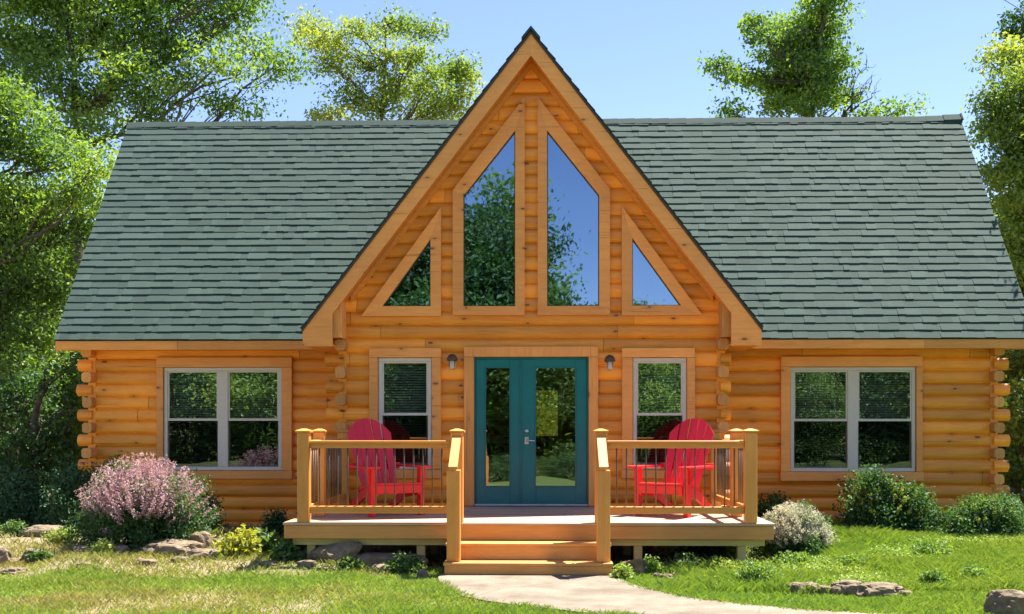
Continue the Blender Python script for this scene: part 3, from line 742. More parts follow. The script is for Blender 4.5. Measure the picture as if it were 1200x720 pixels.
# front gable rake boards
RV = .295
tz = GAP-.055
for s_ in (-1, 1):
    m_ = MB(); ex_ = RX+s_*(GE-.015)
    o_ = tz-(GE-.015)*SL
    xk = RX+s_*(GE-.43); 
    lowz = GEZ-.245
    poly = [(RX, tz), (ex_, o_), (ex_, lowz), (xk, lowz), (xk, tz-RV-(GE-.43)*SL+.0), (RX, tz-RV)]
    if s_ == 1: poly = poly[::-1]
    m_.prism(poly, YR, YR+.045, .3 if s_ < 0 else .55)
    rb = m_.build('rake_board', M['trim'], cabin); rb['label'] = 'left rake board of the front gable' if s_ < 0 else 'right rake board of the front gable'
    # soffit under the overhang
    m_ = MB(); a0 = (RX, YR+.046, tz-RV+.05); 
    q = [(RX, tz-RV+.06), (RX+s_*(GE-.40), tz-RV+.06-(GE-.40)*SL)]
    pts = [(q[0][0], YR+.046, q[0][1]), (q[1][0], YR+.046, q[1][1]), (q[1][0], YW+.02, q[1][1]), (q[0][0], YW+.02, q[0][1])]
    quad_slab(m_, pts, -.03)
    m_.build('soffit', M['fascia'], cabin)
    # return box behind the rake tail
    m_ = MB(); a_, b_ = sorted((ex_-s_*.012, xk)); m_.box((a_, YR+.046, lowz+.012), (b_, EAVE_Y-.015, lowz+.03)); m_.box((min(ex_-s_*.012, ex_-s_*.04), YR+.046, lowz+.031), (max(ex_-s_*.012, ex_-s_*.04), EAVE_Y-.015, o_+.03)); m_.build('soffit_return', M['fascia'], cabin)
    # outrigger block against the wall
    x_in = X(402, YR+.2) if s_ < 0 else X(845, YR+.2); x_out = X(390, YR+.2) if s_ < 0 else X(856, YR+.2)
    a_, b_ = sorted((x_in, x_out)); m_ = MB(); m_.bbox((a_, YR+.12, at(0+634, 396, YR+.2)[1]), (b_, YW-.01, at(634, 352, YR+.2)[1]), .01); m_.build('outrigger', M['log_end'], cabin)
    # frieze board along the wall under the soffit
    m_ = MB(); fz = tz-RV+.055; fy = .10
    x_e = GE-.62
    poly = [(RX, fz), (RX+s_*x_e, fz-x_e*SL), (RX+s_*x_e, fz-x_e*SL-fy), (RX, fz-fy)]
    if s_ == 1: poly = poly[::-1]
    m_.prism(poly, YC+.012, YC+.06, .4); m_.build('frieze_board', M['fascia'], cabin)

# ------------------------------------------------------------------ porch deck
deck = thing('porch_deck', 'raised wooden porch deck with steps and baluster railings before the teal door', 'deck', (XC, 12.95, 0))
DL, DR, DF = X(331.5, 12.95), X(908, 12.95), 12.94
m_ = MB(); y = DF
while y < YC-.02:
    y1 = min(y+.137, YC-.004); x = DL
    cuts = sorted([DL, DR, random.uniform(DL+1.2, DL+2.3), random.uniform(DR-2.3, DR-1.2)])
    for a_, b_ in zip(cuts[:-1], cuts[1:]): m_.bbox((a_+.0015, y, DZ-.03), (b_-.0015, y1, DZ), .004)
    y = y1+.006
# notch nothing: the boards butt the wall
m_.build('deck_floor', M['deckfloor'], deck)
SH = .935
SLx, SRx = XC-SH, XC+SH
for a_, b_ in (((DL+.012, DF+.02, DZ-.19), (SLx+.01, DF+.055, DZ-.032)), ((SRx-.01, DF+.02, DZ-.19), (DR-.012, DF+.055, DZ-.032)),
               ((DL+.012, DF+.056, DZ-.19), (DL+.045, YC-.03, DZ-.032)), ((DR-.045, DF+.056, DZ-.19), (DR-.012, YC-.03, DZ-.032))):
    m_ = MB(); m_.bbox(a_, b_); m_.build('deck_fascia', M['deckfascia'], deck)
m_ = MB(); m_.box((DL+.10, DF+.10, DZ-.27), (DR-.10, DF+.16, DZ-.14)); m_.box((DL+.10, DF+1.8, DZ-.27), (DR-.10, DF+1.86, DZ-.14))
xx = DL+.3
while xx < DR-.2: m_.box((xx, DF+.06, DZ-.139), (xx+.04, YC-.03, DZ-.032)); xx += .4
m_.build('floor_joist', M['lumber'], deck)
for px in (366, 494, 747, 868):
    xx = X(px, DF+.2)
    for yy in (DF+.13, DF+1.79):
        m_ = MB(); m_.bbox((xx-.05, yy, -.1), (xx+.05, yy+.09, DZ-.272)); m_.build('support_post', M['lumber'], deck)
# stairs
TZ = [.162, .352]; TF = [12.38, 12.66]
for k in range(2):
    m_ = MB(); m_.bbox((SLx-.012, TF[k]-.022, TZ[k]-.035), (SRx+.012, TF[k]+.285, TZ[k]), .006); m_.build('stair_tread', M['stair'], deck)
    lo = .029 if k == 0 else TZ[k-1]+.001
    m_ = MB(); m_.bbox((SLx, TF[k], lo), (SRx, TF[k]+.03, TZ[k]-.036), .003); m_.build('stair_riser', M['stair'], deck)
m_ = MB(); m_.bbox((SLx, DF+.012, TZ[1]+.001), (SRx, DF+.05, DZ-.031), .003); m_.build('stair_riser', M['stair'], deck)
for xx in (SLx, SRx-.04):
    m_ = MB(); m_.prism_x([(TF[0]+.031, .0), (TF[0]+.031, TZ[0]-.037), (TF[1]+.031, TZ[0]-.037), (TF[1]+.031, TZ[1]-.037), (DF+.011, TZ[1]-.037), (DF+.011, .0)][::-1], xx, xx+.04); m_.build('stair_stringer', M['stair'], deck)
def post(x, y, z0, z1, cap=True, w_=.07, group=None):
    m_ = MB(); m_.bbox((x-w_, y-w_, z0), (x+w_, y+w_, z1), .008, random.random()); p = m_.build('railing_post', M['deckpost'], deck)
    if cap:
        c_ = MB(); e = w_+.018
        c_.add([(x-e, y-e, z1+.001), (x+e, y-e, z1+.001), (x+e, y+e, z1+.001), (x-e, y+e, z1+.001), (x-e, y-e, z1+.022), (x+e, y-e, z1+.022), (x+e, y+e, z1+.022), (x-e, y+e, z1+.022), (x-.02, y-.02, z1+.045), (x+.02, y-.02, z1+.045), (x+.02, y+.02, z1+.045), (x-.02, y+.02, z1+.045)],
               [(3, 2, 1, 0), (0, 1, 5, 4), (1, 2, 6, 5), (2, 3, 7, 6), (3, 0, 4, 7), (4, 5, 9, 8), (5, 6, 10, 9), (6, 7, 11, 10), (7, 4, 8, 11), (8, 9, 10, 11)]); c_.build('post_cap', M['deckpost'], p)
    return p
def bal(x, y, z0, z1, par):
    m_ = MB(); m_.tube([(x, y, z0), (x, y, z1)], .0085, 8, .5); m_.build('baluster', M['baluster'], par)
PLx, PRx = X(356.5, 13.02), X(879, 13.02); SPL, SPR = XC-.84, XC+.845; PY = 13.02; PT = EYE-.03
RT0, RT1 = at(634, 523.5, PY)[1], at(634, 516.5, PY)[1]; RB0, RB1 = at(634, 602, PY)[1], at(634, 593.5, PY)[1]
for x in (PLx, PRx):
    for y in (PY, 13.95, 15.62): post(x, y, DZ+.001, PT)
for x in (SPL, SPR): post(x, PY, DZ+.001, PT)
def rail_x(x0, x1, y):
    m_ = MB(); m_.bbox((x0, y-.045, RT1-.034), (x1, y+.045, RT1), .006); m_.bbox((x0, y-.02, RT0-.02), (x1, y+.02, RT1-.033), .004)
    r = m_.build('railing', M['deckrail'], deck); m_ = MB(); m_.bbox((x0, y-.025, RB0), (x1, y+.025, RB1), .006); m_.build('bottom_rail', M['deckrail'], r); n = int(round((x1-x0)/.115))-1
    for i in range(n): bal(x0+(x1-x0)*(i+1)/(n+1), y, RB1+.001, RT0-.021, r)
def rail_y(x, y0, y1):
    m_ = MB(); m_.bbox((x-.045, y0, RT1-.034), (x+.045, y1, RT1), .006); m_.bbox((x-.02, y0, RT0-.02), (x+.02, y1, RT1-.033), .004)
    r = m_.build('railing', M['deckrail'], deck); m_ = MB(); m_.bbox((x-.025, y0, RB0), (x+.025, y1, RB1), .006); m_.build('bottom_rail', M['deckrail'], r); n = int(round((y1-y0)/.115))-1
    for i in range(n): bal(x, y0+(y1-y0)*(i+1)/(n+1), RB1+.001, RT0-.021, r)
rail_x(PLx+.071, SPL-.071, PY); rail_x(SPR+.071, PRx-.071, PY)
for x in (PLx, PRx): rail_y(x, PY+.071, 13.95-.071); rail_y(x, 13.95+.071, 15.62-.071)
# stair newels and sloping rails
BY = 12.50; bt = EYE-.40
for x in (SPL, SPR):
    post(x, BY, TZ[0]+.001, bt-.05, cap=False, w_=.075)
    m_ = MB(); za = bt-.049; zb = RT1+.02; ya, yb = BY-.12, PY-.072
    def sl(z0_, z1_, w_, y0=ya, y1=yb, dz=0):
        ha, hb = za+dz, zb+dz
        m_.add([(x-w_, y0, ha+z0_), (x+w_, y0, ha+z0_), (x+w_, y1, hb+z0_), (x-w_, y1, hb+z0_), (x-w_, y0, ha+z1_), (x+w_, y0, ha+z1_), (x+w_, y1, hb+z1_), (x-w_, y1, hb+z1_)],
               [(0, 3, 2, 1), (4, 5, 6, 7), (0, 1, 5, 4), (1, 2, 6, 5), (2, 3, 7, 6), (3, 0, 4, 7)])
    sl(0.003, .038, .05)
    r = m_.build('railing', M['deckrail'], deck)
    for k in range(2):
        yy = BY+.16+k*.14; f = (yy-ya)/(yb-ya); bal(x, yy, (TZ[0] if yy < 12.63 else TZ[1])+.001, za+(zb-za)*f, r)

# ------------------------------------------------------------------ wall lanterns
def lantern(px, py, label):
    x, z = at(px, py, YC-.1); y0 = YW-.078
    t_ = thing('wall_lantern', label, 'lantern', (x, y0, z), 'lanterns beside the teal door')
    m_ = MB(); m_.tube([(x, y0+.03, z+.02), (x, y0-.012, z+.02)], .05, 16); m_.build('back_plate', M['bronze'], t_)
    m_ = MB(); m_.tube([(x, y0-.012, z+.045), (x, y0-.05, z+.075), (x, y0-.09, z+.08)], .01, 8); m_.build('arm', M['bronze'], t_)
    m_ = MB(); m_.lathe((x, y0-.10, z), [(.072, .015), (.078, .022), (.074, .05), (.056, .085), (.03, .103), (.01, .11)], 18); m_.build('cap', M['bronze'], t_)
    m_ = MB(); m_.lathe((x, y0-.10, z), [(.03, -.105), (.043, -.10), (.048, -.06), (.048, .014)], 16); m_.build('glass_jar', M['frost'], t_)
    m_ = MB()
    for k in range(4):
        a = math.pi/4+k*math.pi/2; m_.tube([(x+.056*math.cos(a), y0-.10+.056*math.sin(a), z+.015), (x+.056*math.cos(a), y0-.10+.056*math.sin(a), z-.06), (x+.02*math.cos(a), y0-.10+.02*math.sin(a), z-.115)], .004, 5)
    m_.build('cage', M['bronze'], t_)
lantern(529.8, 424, 'small bronze wall lantern with pale glass, left of the teal door')
lantern(714.6, 425, 'small bronze wall lantern with pale glass, right of the teal door')

# ------------------------------------------------------------------ adirondack chairs
def chair(x, y, rot, label, sc=1.13):
    """local frame: faces -Y, origin on the floor between the front legs"""
    t_ = thing('adirondack_chair', label, 'chair', (0, 0, 0), 'red garden chairs on the porch')
    def B(boards, name, material=M['red'], bev=.004, parent=t_):
        m_ = MB()
        for b_ in boards: m_.bbox(b_[0], b_[1], bev)
        return m_.build(name, material, parent)
    # front legs
    for s_ in (-1, 1):
        xx = s_*.285
        B([((xx-.012 if s_ > 0 else xx-.045, -.0, 0), (xx+.045 if s_ > 0 else xx+.012, .09, .53))], 'leg')
    # stringers (rear legs): from the front apron down to the floor behind
    for s_ in (-1, 1):
        xx = s_*.255; m_ = MB(); poly = [(.0, .23), (.0, .36), (.12, .365), (.40, .285), (.86, .035), (.86, .0), (.74, .0), (.36, .185)]
        m_.prism_x(poly[::-1], xx-.014, xx+.014); m_.build('rear_leg', M['red'], t_)
    # seat slats, curved
    m_ = MB(); ys = [-.022, .068, .158, .248, .338, .428]
    for i, yy in enumerate(ys):
        z = .372-.07*(max(0, yy-.1)/.35)**1.2*1.3 if yy > .1 else .368
        z2 = z-.02 if yy > .06 else z
        m_.add([(-.285, yy, z-.02), (.285, yy, z-.02), (.285, yy+.082, z2-.02), (-.285, yy+.082, z2-.02), (-.285, yy, z), (.285, yy, z), (.285, yy+.082, z2), (-.285, yy+.082, z2)],
               [(0, 3, 2, 1), (4, 5, 6, 7), (0, 1, 5, 4), (1, 2, 6, 5), (2, 3, 7, 6), (3, 0, 4, 7)])
    m_.build('seat', M['red'], t_)
    B([((-.27, -.022, .25), (.27, -.001, .345))], 'apron')
    # back slats: fan, arched top
    m_ = MB(); n = 5; base = Vector((0, .45, .24)); up = Vector((0, .44, .90)).normalized(); nn = Vector((0, -up.z, up.y))
    for i in range(n):
        q = (i-(n-1)/2)
        xb = q*.088; xt = q*.114; wb = .037; wt = .050
        H0 = .96
        def topz(xp): return H0-.22*(abs(xp)/.29)**2.2
        pts = []
        pts += [(xb-wb, 0), (xb+wb, 0)]
        for f in (1, .5, 0, -.5, -1): pts.append((xt+wt*f, topz(xt+wt*f)))
        vs = [base+Vector((a, 0, 0))+up*b_ for a, b_ in pts]; k = len(vs); bend = nn*.018*(1-abs(q)/2)
        vs = [v-bend for v in vs]; vs2 = [v-nn*.02 for v in vs]
        m_.add(vs+vs2, [tuple(range(k)), tuple(range(2*k-1, k-1, -1))]+[(j, j+k, (j+1) % k+k, (j+1) % k) for j in range(k)])
    m_.build('backrest', M['redback'], t_)
    # rear cross braces
    c = base+up*.36-nn*.045; B([((-.33, c.y-.0, c.z-.04), (.33, c.y+.025, c.z+.035))], 'back_brace')
    # arms: paddle shape
    for s_ in (-1, 1):
        m_ = MB(); poly = [(s_*.245, -.07), (s_*.40, -.07), (s_*.415, -.03), (s_*.405, .2), (s_*.37, .62), (s_*.29, .64), (s_*.285, .30), (s_*.245, .1)]
        if s_ < 0: poly = poly[::-1]
        m_.prism_z(poly, .531, .555); m_.build('armrest', M['red'], t_)
        m_ = MB(); a_, b_ = sorted((s_*.331, s_*.352)); m_.prism_x([(.03, .53), (.03, .36), (.06, .36), (.15, .53)], a_, b_); m_.build('arm_bracket', M['red'], t_)
    t_.location = (x, y, DZ+.003); t_.rotation_euler = (0, 0, rot); t_.scale = (sc, sc, sc)
    return t_
chair(X(467, 13.93), 13.93, math.radians(33), 'red slatted garden chair left of the teal door, turned towards the steps')
chair(X(774, 13.93), 13.93, math.radians(-33), 'red slatted garden chair right of the teal door, turned towards the steps')

# ------------------------------------------------------------------ rocks
def rock(px, py, wpx, hpx, label, group='garden rocks', tilt=0, depth=.7, sink=.3, seed=0, cat='rock', name='rock', mt=None):
    """px,py: foot of the rock in the photo"""
    y = 13.0
    for _ in range(12): 
        x = X(px, y); g_ = float(ground_h(x, y)); y = (EYE-g_)*1300/(py-504)
    if px < 290: wpx *= 1.15; hpx *= 1.15
    if px > 900: wpx *= 1.1; hpx *= 1.5
    W_ = wpx*y/1300; H_ = hpx*y/1300; y += W_*depth*.4
    z = float(ground_h(x, y)); import bmesh
    bm = bmesh.new(); bmesh.ops.create_icosphere(bm, subdivisions=4, radius=1)
    r_ = random.Random(int(px*31+py*7)); off = Vector((r_.random()*50, r_.random()*50, r_.random()*50))
    rx, ry, rz = W_/2, W_/2*depth, H_*.72
    for v in bm.verts:
        p = v.co.copy(); n_ = noise.noise(p*1.1+off)*.42+noise.noise(p*2.6+off)*.22+noise.noise(p*6+off)*.09+noise.noise(p*14+off)*.03
        q = p*(1+n_); 
        q = Vector((math.copysign(abs(q.x)**.85, q.x), math.copysign(abs(q.y)**.85, q.y), q.z if q.z < .55 else .55+(q.z-.55)*.45))
        v.co = Vector((q.x*rx, q.y*ry, q.z*rz+H_*.25))
    me = bpy.data.meshes.new(name); bm.to_mesh(me); bm.free(); me.materials.append(mt or M['rock'])
    o = bpy.data.objects.new(name, me); COL.objects.link(o); o.location = (x, y, z-.01); o.rotation_euler = (0, math.radians(tilt), 0); ORG[o.name] = Vector((0, 0, 0))
    return tag(o, label, cat, group)
rock(374, 671, 56, 26, 'pale domed boulder under the left front edge of the porch deck', tilt=-8)
rock(445, 670, 88, 26, 'long low grey boulder under the left half of the porch deck')
rock(495, 680, 13, 15, 'small upright whitish stone just left of the steps')
rock(744, 675, 34, 24, 'round brown boulder just right of the steps')
for (px, py, w_, h_, lb) in ((771, 678, 12, 9, 'leftmost pale cobble of the little heap right of the steps'), (783, 680, 14, 10, 'front middle cobble of the little heap right of the steps'), (793, 677, 11, 9, 'rightmost cobble of the little heap right of the steps'), (781, 671, 12, 9, 'cobble at the back of the little heap right of the steps')):
    rock(px, py, w_, h_, lb, 'cobbles heaped by the steps')
rock(945, 697, 32, 14, 'flat tan rock in the right lawn, left of the long rocks')
rock(995, 698, 34, 15, 'tan rock in the right lawn, left neighbour of the longest rock')
rock(1038, 701, 50, 15, 'longest flat rock in the right lawn')
rock(1186, 722, 46, 26, 'brown rock at the right bottom corner of the lawn')
rock(18, 638, 44, 18, 'tan flat rock at the far left edge behind the others')
rock(5, 662, 30, 24, 'dark rock cut by the left picture edge')
rock(41, 663, 26, 18, 'pale pointed rock near the left picture edge')
rock(64, 640, 34, 13, 'low tan rock left of the pink shrub, against the dark hedge')
rock(84, 665, 28, 12, 'dark low rock in front of the pink shrub, at its left end')
rock(113, 662, 30, 11, 'weathered flat rock in front of the left half of the pink shrub')
rock(155, 667, 54, 18, 'largest grey rock lying before the pink shrub')
rock(203, 670, 40, 14, 'long low rock between the pink shrub and the lawn')
rock(178, 672, 18, 8, 'small rock between two larger ones before the pink shrub')
rock(228, 650, 18, 14, 'round brown rock at the right foot of the pink shrub')
rock(244, 643, 26, 24, 'upright broken brown rock right of the pink shrub')
rock(262, 640, 14, 12, 'small brown rock behind the yellow green plant')

# ------------------------------------------------------------------ foliage
def leaves(cent, sig, n_per, size, up=.35, aspect=.55, tbase=None):
    """cent (k,3); returns V,F,T of diamond leaves scattered round the centres"""
    k = len(cent); n = k*n_per
    sig = np.asarray(sig, float); 
    off = np.clip(rng.normal(0, 1, (n, 3)), -1.55, 1.55) * (np.repeat(sig, n_per, 0) if sig.ndim == 2 else sig)
    P = np.repeat(cent, n_per, 0) + off
    d = rng.normal(0, 1, (n, 3)); d[:, 2] -= .2; d /= np.linalg.norm(d, axis=1)[:, None]
    nrm = rng.normal(0, 1, (n, 3)); nrm[:, 2] += up*3; s_ = np.cross(d, nrm); s_ /= np.maximum(np.linalg.norm(s_, axis=1), 1e-6)[:, None]
    L = size*rng.uniform(.6, 1.25, n)[:, None]
    nn = np.cross(s_, d)
    V = np.stack([P-d*L*.5, P+s_*L*aspect*.5+nn*L*.08, P+d*L*.5, P-s_*L*aspect*.5+nn*L*.08], 1).reshape(-1, 3)
    F = np.arange(n*4).reshape(n, 4)
    tb = np.repeat(rng.uniform(.15, .85, k) if tbase is None else tbase, n_per)
    T = np.clip(tb + rng.normal(0, .18, n), 0, 1)
    return V, F, T
def np_tubes(paths, name, material, parent, nside=5):
    m_ = MB()
    for pts, r in paths: m_.tube(pts, r, nside, random.random(), True, False)
    return m_.build(name, material, parent)
def curve(a, b, r0, r1, n=5, wob=.08, sag=0):
    a = np.array(a, float); b = np.array(b, float); L = np.linalg.norm(b-a); pts = []; rs = []
    o = rng.normal(0, 1, (n+1, 3))*wob*L
    for i in range(n+1):
        f = i/n; p = a+(b-a)*f + o[i]*math.sin(math.pi*f); p[2] += sag*L*math.sin(math.pi*f); pts.append(tuple(p)); rs.append(r0+(r1-r0)*f)
    return pts, rs
def make_tree(name, label, cat, base, masses, leafm, lsize=.16, per=60, sig=.30, kden=3.2, tr=.22, group=None, bare=0, lean=0):
    """masses: (x,y,z,rx,ry,rz) ellipsoids of foliage clumps"""
    bx, by = base; bz = float(ground_h(bx, by))-.1
    t_ = thing(name, label, cat, (bx, by, bz), group)
    top = max(m_[2]+m_[5]*.3 for m_ in masses); tm = max(masses, key=lambda m_: m_[2]+m_[5]*.3)
    tp, trr = curve((bx, by, bz), (tm[0]*.8+bx*.2, tm[1]*.8+by*.2, top), tr, tr*.16, 10, .012)
    paths = [(tp, trr)]; tpa = np.array(tp); cents = []; tb = []
    for (x, y, z, rx, ry, rz) in masses:
        # limb starts on the trunk below the clump
        dz = np.hypot(tpa[:, 0]-x, tpa[:, 1]-y); want = z - .75*np.maximum(dz.min(), .6)-rz*.25; i = int(np.argmin(np.abs(tpa[:, 2]-want)))
        lp, lr = curve(tp[i], (x, y, z-rz*.2), trr[i]*.42+.01, .018, 6, .05, -.03); paths.append((lp, lr))
        k = max(5, int(kden*(rx*ry*rz)**.8*15.0)); u = rng.normal(0, 1, (k, 3)); u /= np.linalg.norm(u, axis=1)[:, None]; r = rng.uniform(.25, 1.0, k)**.55
        c = np.array((x, y, z))+u*r[:, None]*np.array((rx, ry, rz)); cents.append(c); clump = rng.uniform(.3, .7)
        tb.append(np.clip(clump+rng.normal(0, .15, k), 0, 1))
        for q in range(min(k, 26)):
            j = rng.integers(2, len(lp)); e = c[q]; bp, br = curve(lp[j], tuple(e), .02, .005, 3, .07); paths.append((bp, br))
    np_tubes(paths, 'trunk', M['bark'], t_, 6)
    cents = np.concatenate(cents); tb = np.concatenate(tb)
    s3 = sig*rng.uniform(.6, 1.35, (len(cents), 1))*np.array([[1.15, 1.15, .62]])
    V, F, T = leaves(cents, s3, per, lsize, tbase=tb)
    npmesh('crown', V, F, T, leafm, t_)
    return t_
def masses_px(lst, y0, jit=.5, yscale=.8):
    out = []
    for it in lst:
        px, py, rpx, rpy = it[:4]; yy = y0+(it[4] if len(it) > 4 else rng.uniform(-jit, jit))
        x, z = at(px, py, yy); s_ = yy/1300; out.append((x, yy, z, rpx*s_, max(rpx, rpy)*s_*yscale, rpy*s_))
    return out

# big trees left of and behind the cabin
make_tree('broadleaf_tree', 'big leafy tree with long branches reaching over the left roof end', 'tree', (X(120, 26), 26),
    masses_px([(40, 30, 70, 50), (120, 20, 60, 42), (190, 30, 50, 36), (245, 25, 38, 24), (285, 10, 28, 16), (300, 62, 28, 12), (255, 75, 32, 14), (325, 75, 14, 9), (268, 122, 26, 12), (150, 88, 46, 30), (215, 100, 30, 20), (180, 128, 26, 14), (130, 130, 30, 22), (0, 90, 40, 40), (190, 62, 26, 16), (90, 90, 45, 32), (105, 150, 40, 26), (60, -40, 90, 50), (200, -30, 70, 30), (270, -25, 40, 22)], 26, 1.2),
    M['leaf_a'], .12, 150, .34, 2.2, .2)
make_tree('broadleaf_tree', 'bright leafy tree filling the left edge beside the roof slope', 'tree', (X(20, 21.5), 21.5),
    masses_px([(20, 150, 42, 42), (70, 190, 44, 34), (25, 240, 44, 40), (80, 265, 34, 32), (55, 320, 36, 34), (10, 340, 40, 40), (40, 400, 40, 36), (85, 235, 26, 20), (-30, 260, 50, 60), (-30, 130, 50, 50), (8, 430, 30, 26), (110, 190, 22, 18), (-40, 390, 50, 40), (100, 225, 16, 14), (20, 290, 34, 24), (70, 360, 22, 20)], 21.5, .8),
    M['leaf_a'], .105, 150, .25, 3.2, .2)
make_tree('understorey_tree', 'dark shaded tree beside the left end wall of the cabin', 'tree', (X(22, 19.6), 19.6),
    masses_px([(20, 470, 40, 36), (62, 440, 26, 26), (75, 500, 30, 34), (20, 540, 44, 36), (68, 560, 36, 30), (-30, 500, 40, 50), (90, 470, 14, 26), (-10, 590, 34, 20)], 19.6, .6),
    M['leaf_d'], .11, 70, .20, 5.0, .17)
make_tree('slender_tree', 'airy yellow green tree rising behind the left half of the roof', 'tree', (X(437, 34), 34),
    masses_px([(375, 45, 22, 20), (395, 75, 20, 20), (420, 40, 16, 14), (455, 28, 22, 14), (430, 80, 18, 18), (485, 60, 18, 18), (465, 100, 26, 22), (500, 100, 24, 20), (530, 90, 22, 16), (545, 110, 12, 12), (415, 115, 24, 16), (445, 128, 24, 16), (510, 130, 34, 14), (385, 135, 24, 8), (362, 30, 12, 10), (545, 78, 10, 8), (500, 38, 9, 6), (460, 60, 14, 12)], 34, 1.2),
    M['leaf_y'], .13, 120, .28, 3.2, .16)
make_tree('slender_tree', 'dense green tree standing above the right half of the roof', 'tree', (X(925, 33), 33),
    masses_px([(970, 8, 20, 20), (945, 22, 24, 18), (920, 40, 20, 20), (955, 48, 32, 24), (930, 75, 30, 22), (968, 85, 28, 24), (905, 95, 22, 16), (940, 112, 34, 22), (985, 118, 16, 16), (885, 28, 8, 6), (893, 42, 6, 5), (862, 88, 12, 7), (845, 76, 8, 5), (945, 62, 24, 22), (925, 98, 24, 20), (965, 30, 20, 18), (955, 120, 26, 18), (905, 60, 14, 14), (880, 95, 10, 6), (900, 118, 20, 14), (855, 132, 16, 5), (1050, 128, 18, 7), (1015, 135, 14, 4), (975, -20, 24, 20)], 33, 1.0),
    M['leaf_a'], .14, 80, .25, 4.2, .22)
# the bare twigs to the right of it belong to a dead neighbour
dt = thing('dead_tree', 'bare leafless twigs right of the dense tree above the roof', 'tree', (X(985, 33.5), 33.5, 0))
paths = []; bx, _ = at(988, 140, 33.5)
p0 = (bx, 33.5, 0); p1 = (bx, 33.5, at(988, 135, 33.5)[1]); paths.append(curve(p0, p1, .12, .07, 6, .01))
for (px, py) in ((1018, 68), (1022, 95), (1008, 110), (1026, 112), (1000, 90)):
    e = at(px, py, 33.5); main = curve(p1, (e[0], 33.5+rng.uniform(-.5, .5), e[1]), .04, .008, 6, .06); paths.append(main)
    for q in (2, 3, 4, 5):
        s_ = main[0][q]; paths.append(curve(s_, (s_[0]+rng.uniform(-.1, .6), s_[1], s_[2]+rng.uniform(.1, .6)), .012, .004, 3, .08))
np_tubes(paths, 'trunk', M['bark'], dt, 5)
make_tree('broadleaf_tree', 'sunlit tree beyond the right end of the roof', 'tree', (X(1235, 23), 23),
    masses_px([(1185, 75, 26, 24), (1165, 125, 20, 20), (1195, 140, 30, 26), (1172, 160, 20, 16), (1200, 200, 34, 28), (1165, 195, 18, 16), (1190, 250, 26, 26), (1215, 300, 34, 34), (1185, 320, 14, 18), (1240, 120, 44, 60), (1260, 230, 50, 60), (1250, 350, 50, 40), (1215, 370, 30, 24), (1160, 150, 12, 14), (1178, 225, 20, 20), (1195, 100, 24, 24), (1196, 340, 20, 22), (1180, 280, 16, 18), (1210, 170, 26, 26), (1215, 250, 30, 30)], 23, .7),
    M['leaf_y'], .10, 150, .22, 6, .2)
make_tree('broadleaf_tree', 'dark twig of a nearer tree hanging into the top right corner', 'tree', (X(1330, 34), 34),
    masses_px([(1192, 22, 10, 9), (1200, 40, 9, 8), (1210, 5, 16, 12), (1180, 36, 5, 5), (1260, -10, 40, 30), (1310, 20, 40, 40), (1330, 100, 40, 40)], 34, .4),
    M['leaf_d'], .13, 60, .2, 5, .2)
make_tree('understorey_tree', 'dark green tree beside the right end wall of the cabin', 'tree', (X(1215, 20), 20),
    masses_px([(1195, 420, 26, 26), (1190, 470, 24, 26), (1205, 520, 30, 30), (1185, 560, 24, 22), (1235, 450, 34, 50), (1240, 560, 34, 40), (1188, 440, 14, 20), (1183, 505, 12, 24), (1268, 300, 36, 36)], 20, .5) + [(9.2, 18.85, 6.9, .85, .8, .9)],  # last clump sits out of view, added to shade the corner logs
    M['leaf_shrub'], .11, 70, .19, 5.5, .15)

# woodland seen beyond the cabin ends, through the far window and in the gaps
def protos():
    out = []
    for s_ in range(3):
        ms = []
        for q in range(9):
            a = rng.uniform(0, 6.28); r = rng.uniform(0, 1.9); z = rng.uniform(2.6, 8.2); rr = 1.5*(1-abs(z-5)/6.5)+.35
            ms.append((r*math.cos(a), 60+r*math.sin(a), z, rr, rr, rr*.85))
        ms.append((0, 60, 9.0, .9, .9, .9)); ms.append((rng.uniform(-1, 1), 60, 1.8, 1.6, 1.6, 1.0))
        out.append(make_tree('woodland_tree', 'x', 'tree', (0, 60), ms, (M['leaf_d'], M['leaf_a'], M['leaf_shrub'])[s_], .17, 80, .42, 1.6, .2, 'woodland trees around the cabin'))
    return out
PR = protos(); first = set()
def put_tree(i, x, y, sc, rz, label):
    p = PR[i]
    if i not in first: o = p; first.add(i)
    else:
        o = p.copy(); COL.objects.link(o)
        for c_ in list(p.children): d_ = c_.copy(); COL.objects.link(d_); d_.parent = o
    o.location = (x, y, float(ground_h(x, y))-.1); o.scale = (sc, sc, sc*1.0); o.rotation_euler = (0, 0, rz); o['label'] = label
    return o
wood_rows = [
    (-60, 27, .95, 'woodland tree mostly cut by the left picture edge, nearest of the left row'), (0, 30, 1.0, 'woodland tree at the left edge, behind the dark shaded tree'),
    (50, 28, .8, 'shorter woodland tree just left of the cabin end wall'), (85, 33, .95, 'woodland tree right behind the left roof edge'),
    (-20, 37, 1.2, 'tall woodland tree in the second row at the left edge'), (30, 41, 1.3, 'tallest far woodland tree left of the cabin'),
    (100, 44, 1.0, 'farthest woodland tree left of the cabin'), (-90, 33, 1.2, 'woodland tree outside the left picture edge'),
    (1190, 31, .95, 'woodland tree at the right edge behind the cabin corner'), (1230, 28, 1.0, 'woodland tree cut by the right picture edge'),
    (1285, 33, 1.2, 'woodland tree outside the right picture edge'), (1175, 40, 1.0, 'far woodland tree touching the right roof edge'),
    (1215, 44, 1.2, 'farthest woodland tree at the right edge'), (610, 44, .95, 'far tree seen through the door pane and back window, left one'), (665, 40, .85, 'far tree seen through the door pane and back window, right one')]
for k, (px, yy, sc, lb) in enumerate(wood_rows): put_tree(k % 3, X(px, yy), yy, sc, rng.uniform(0, 6.28), lb)
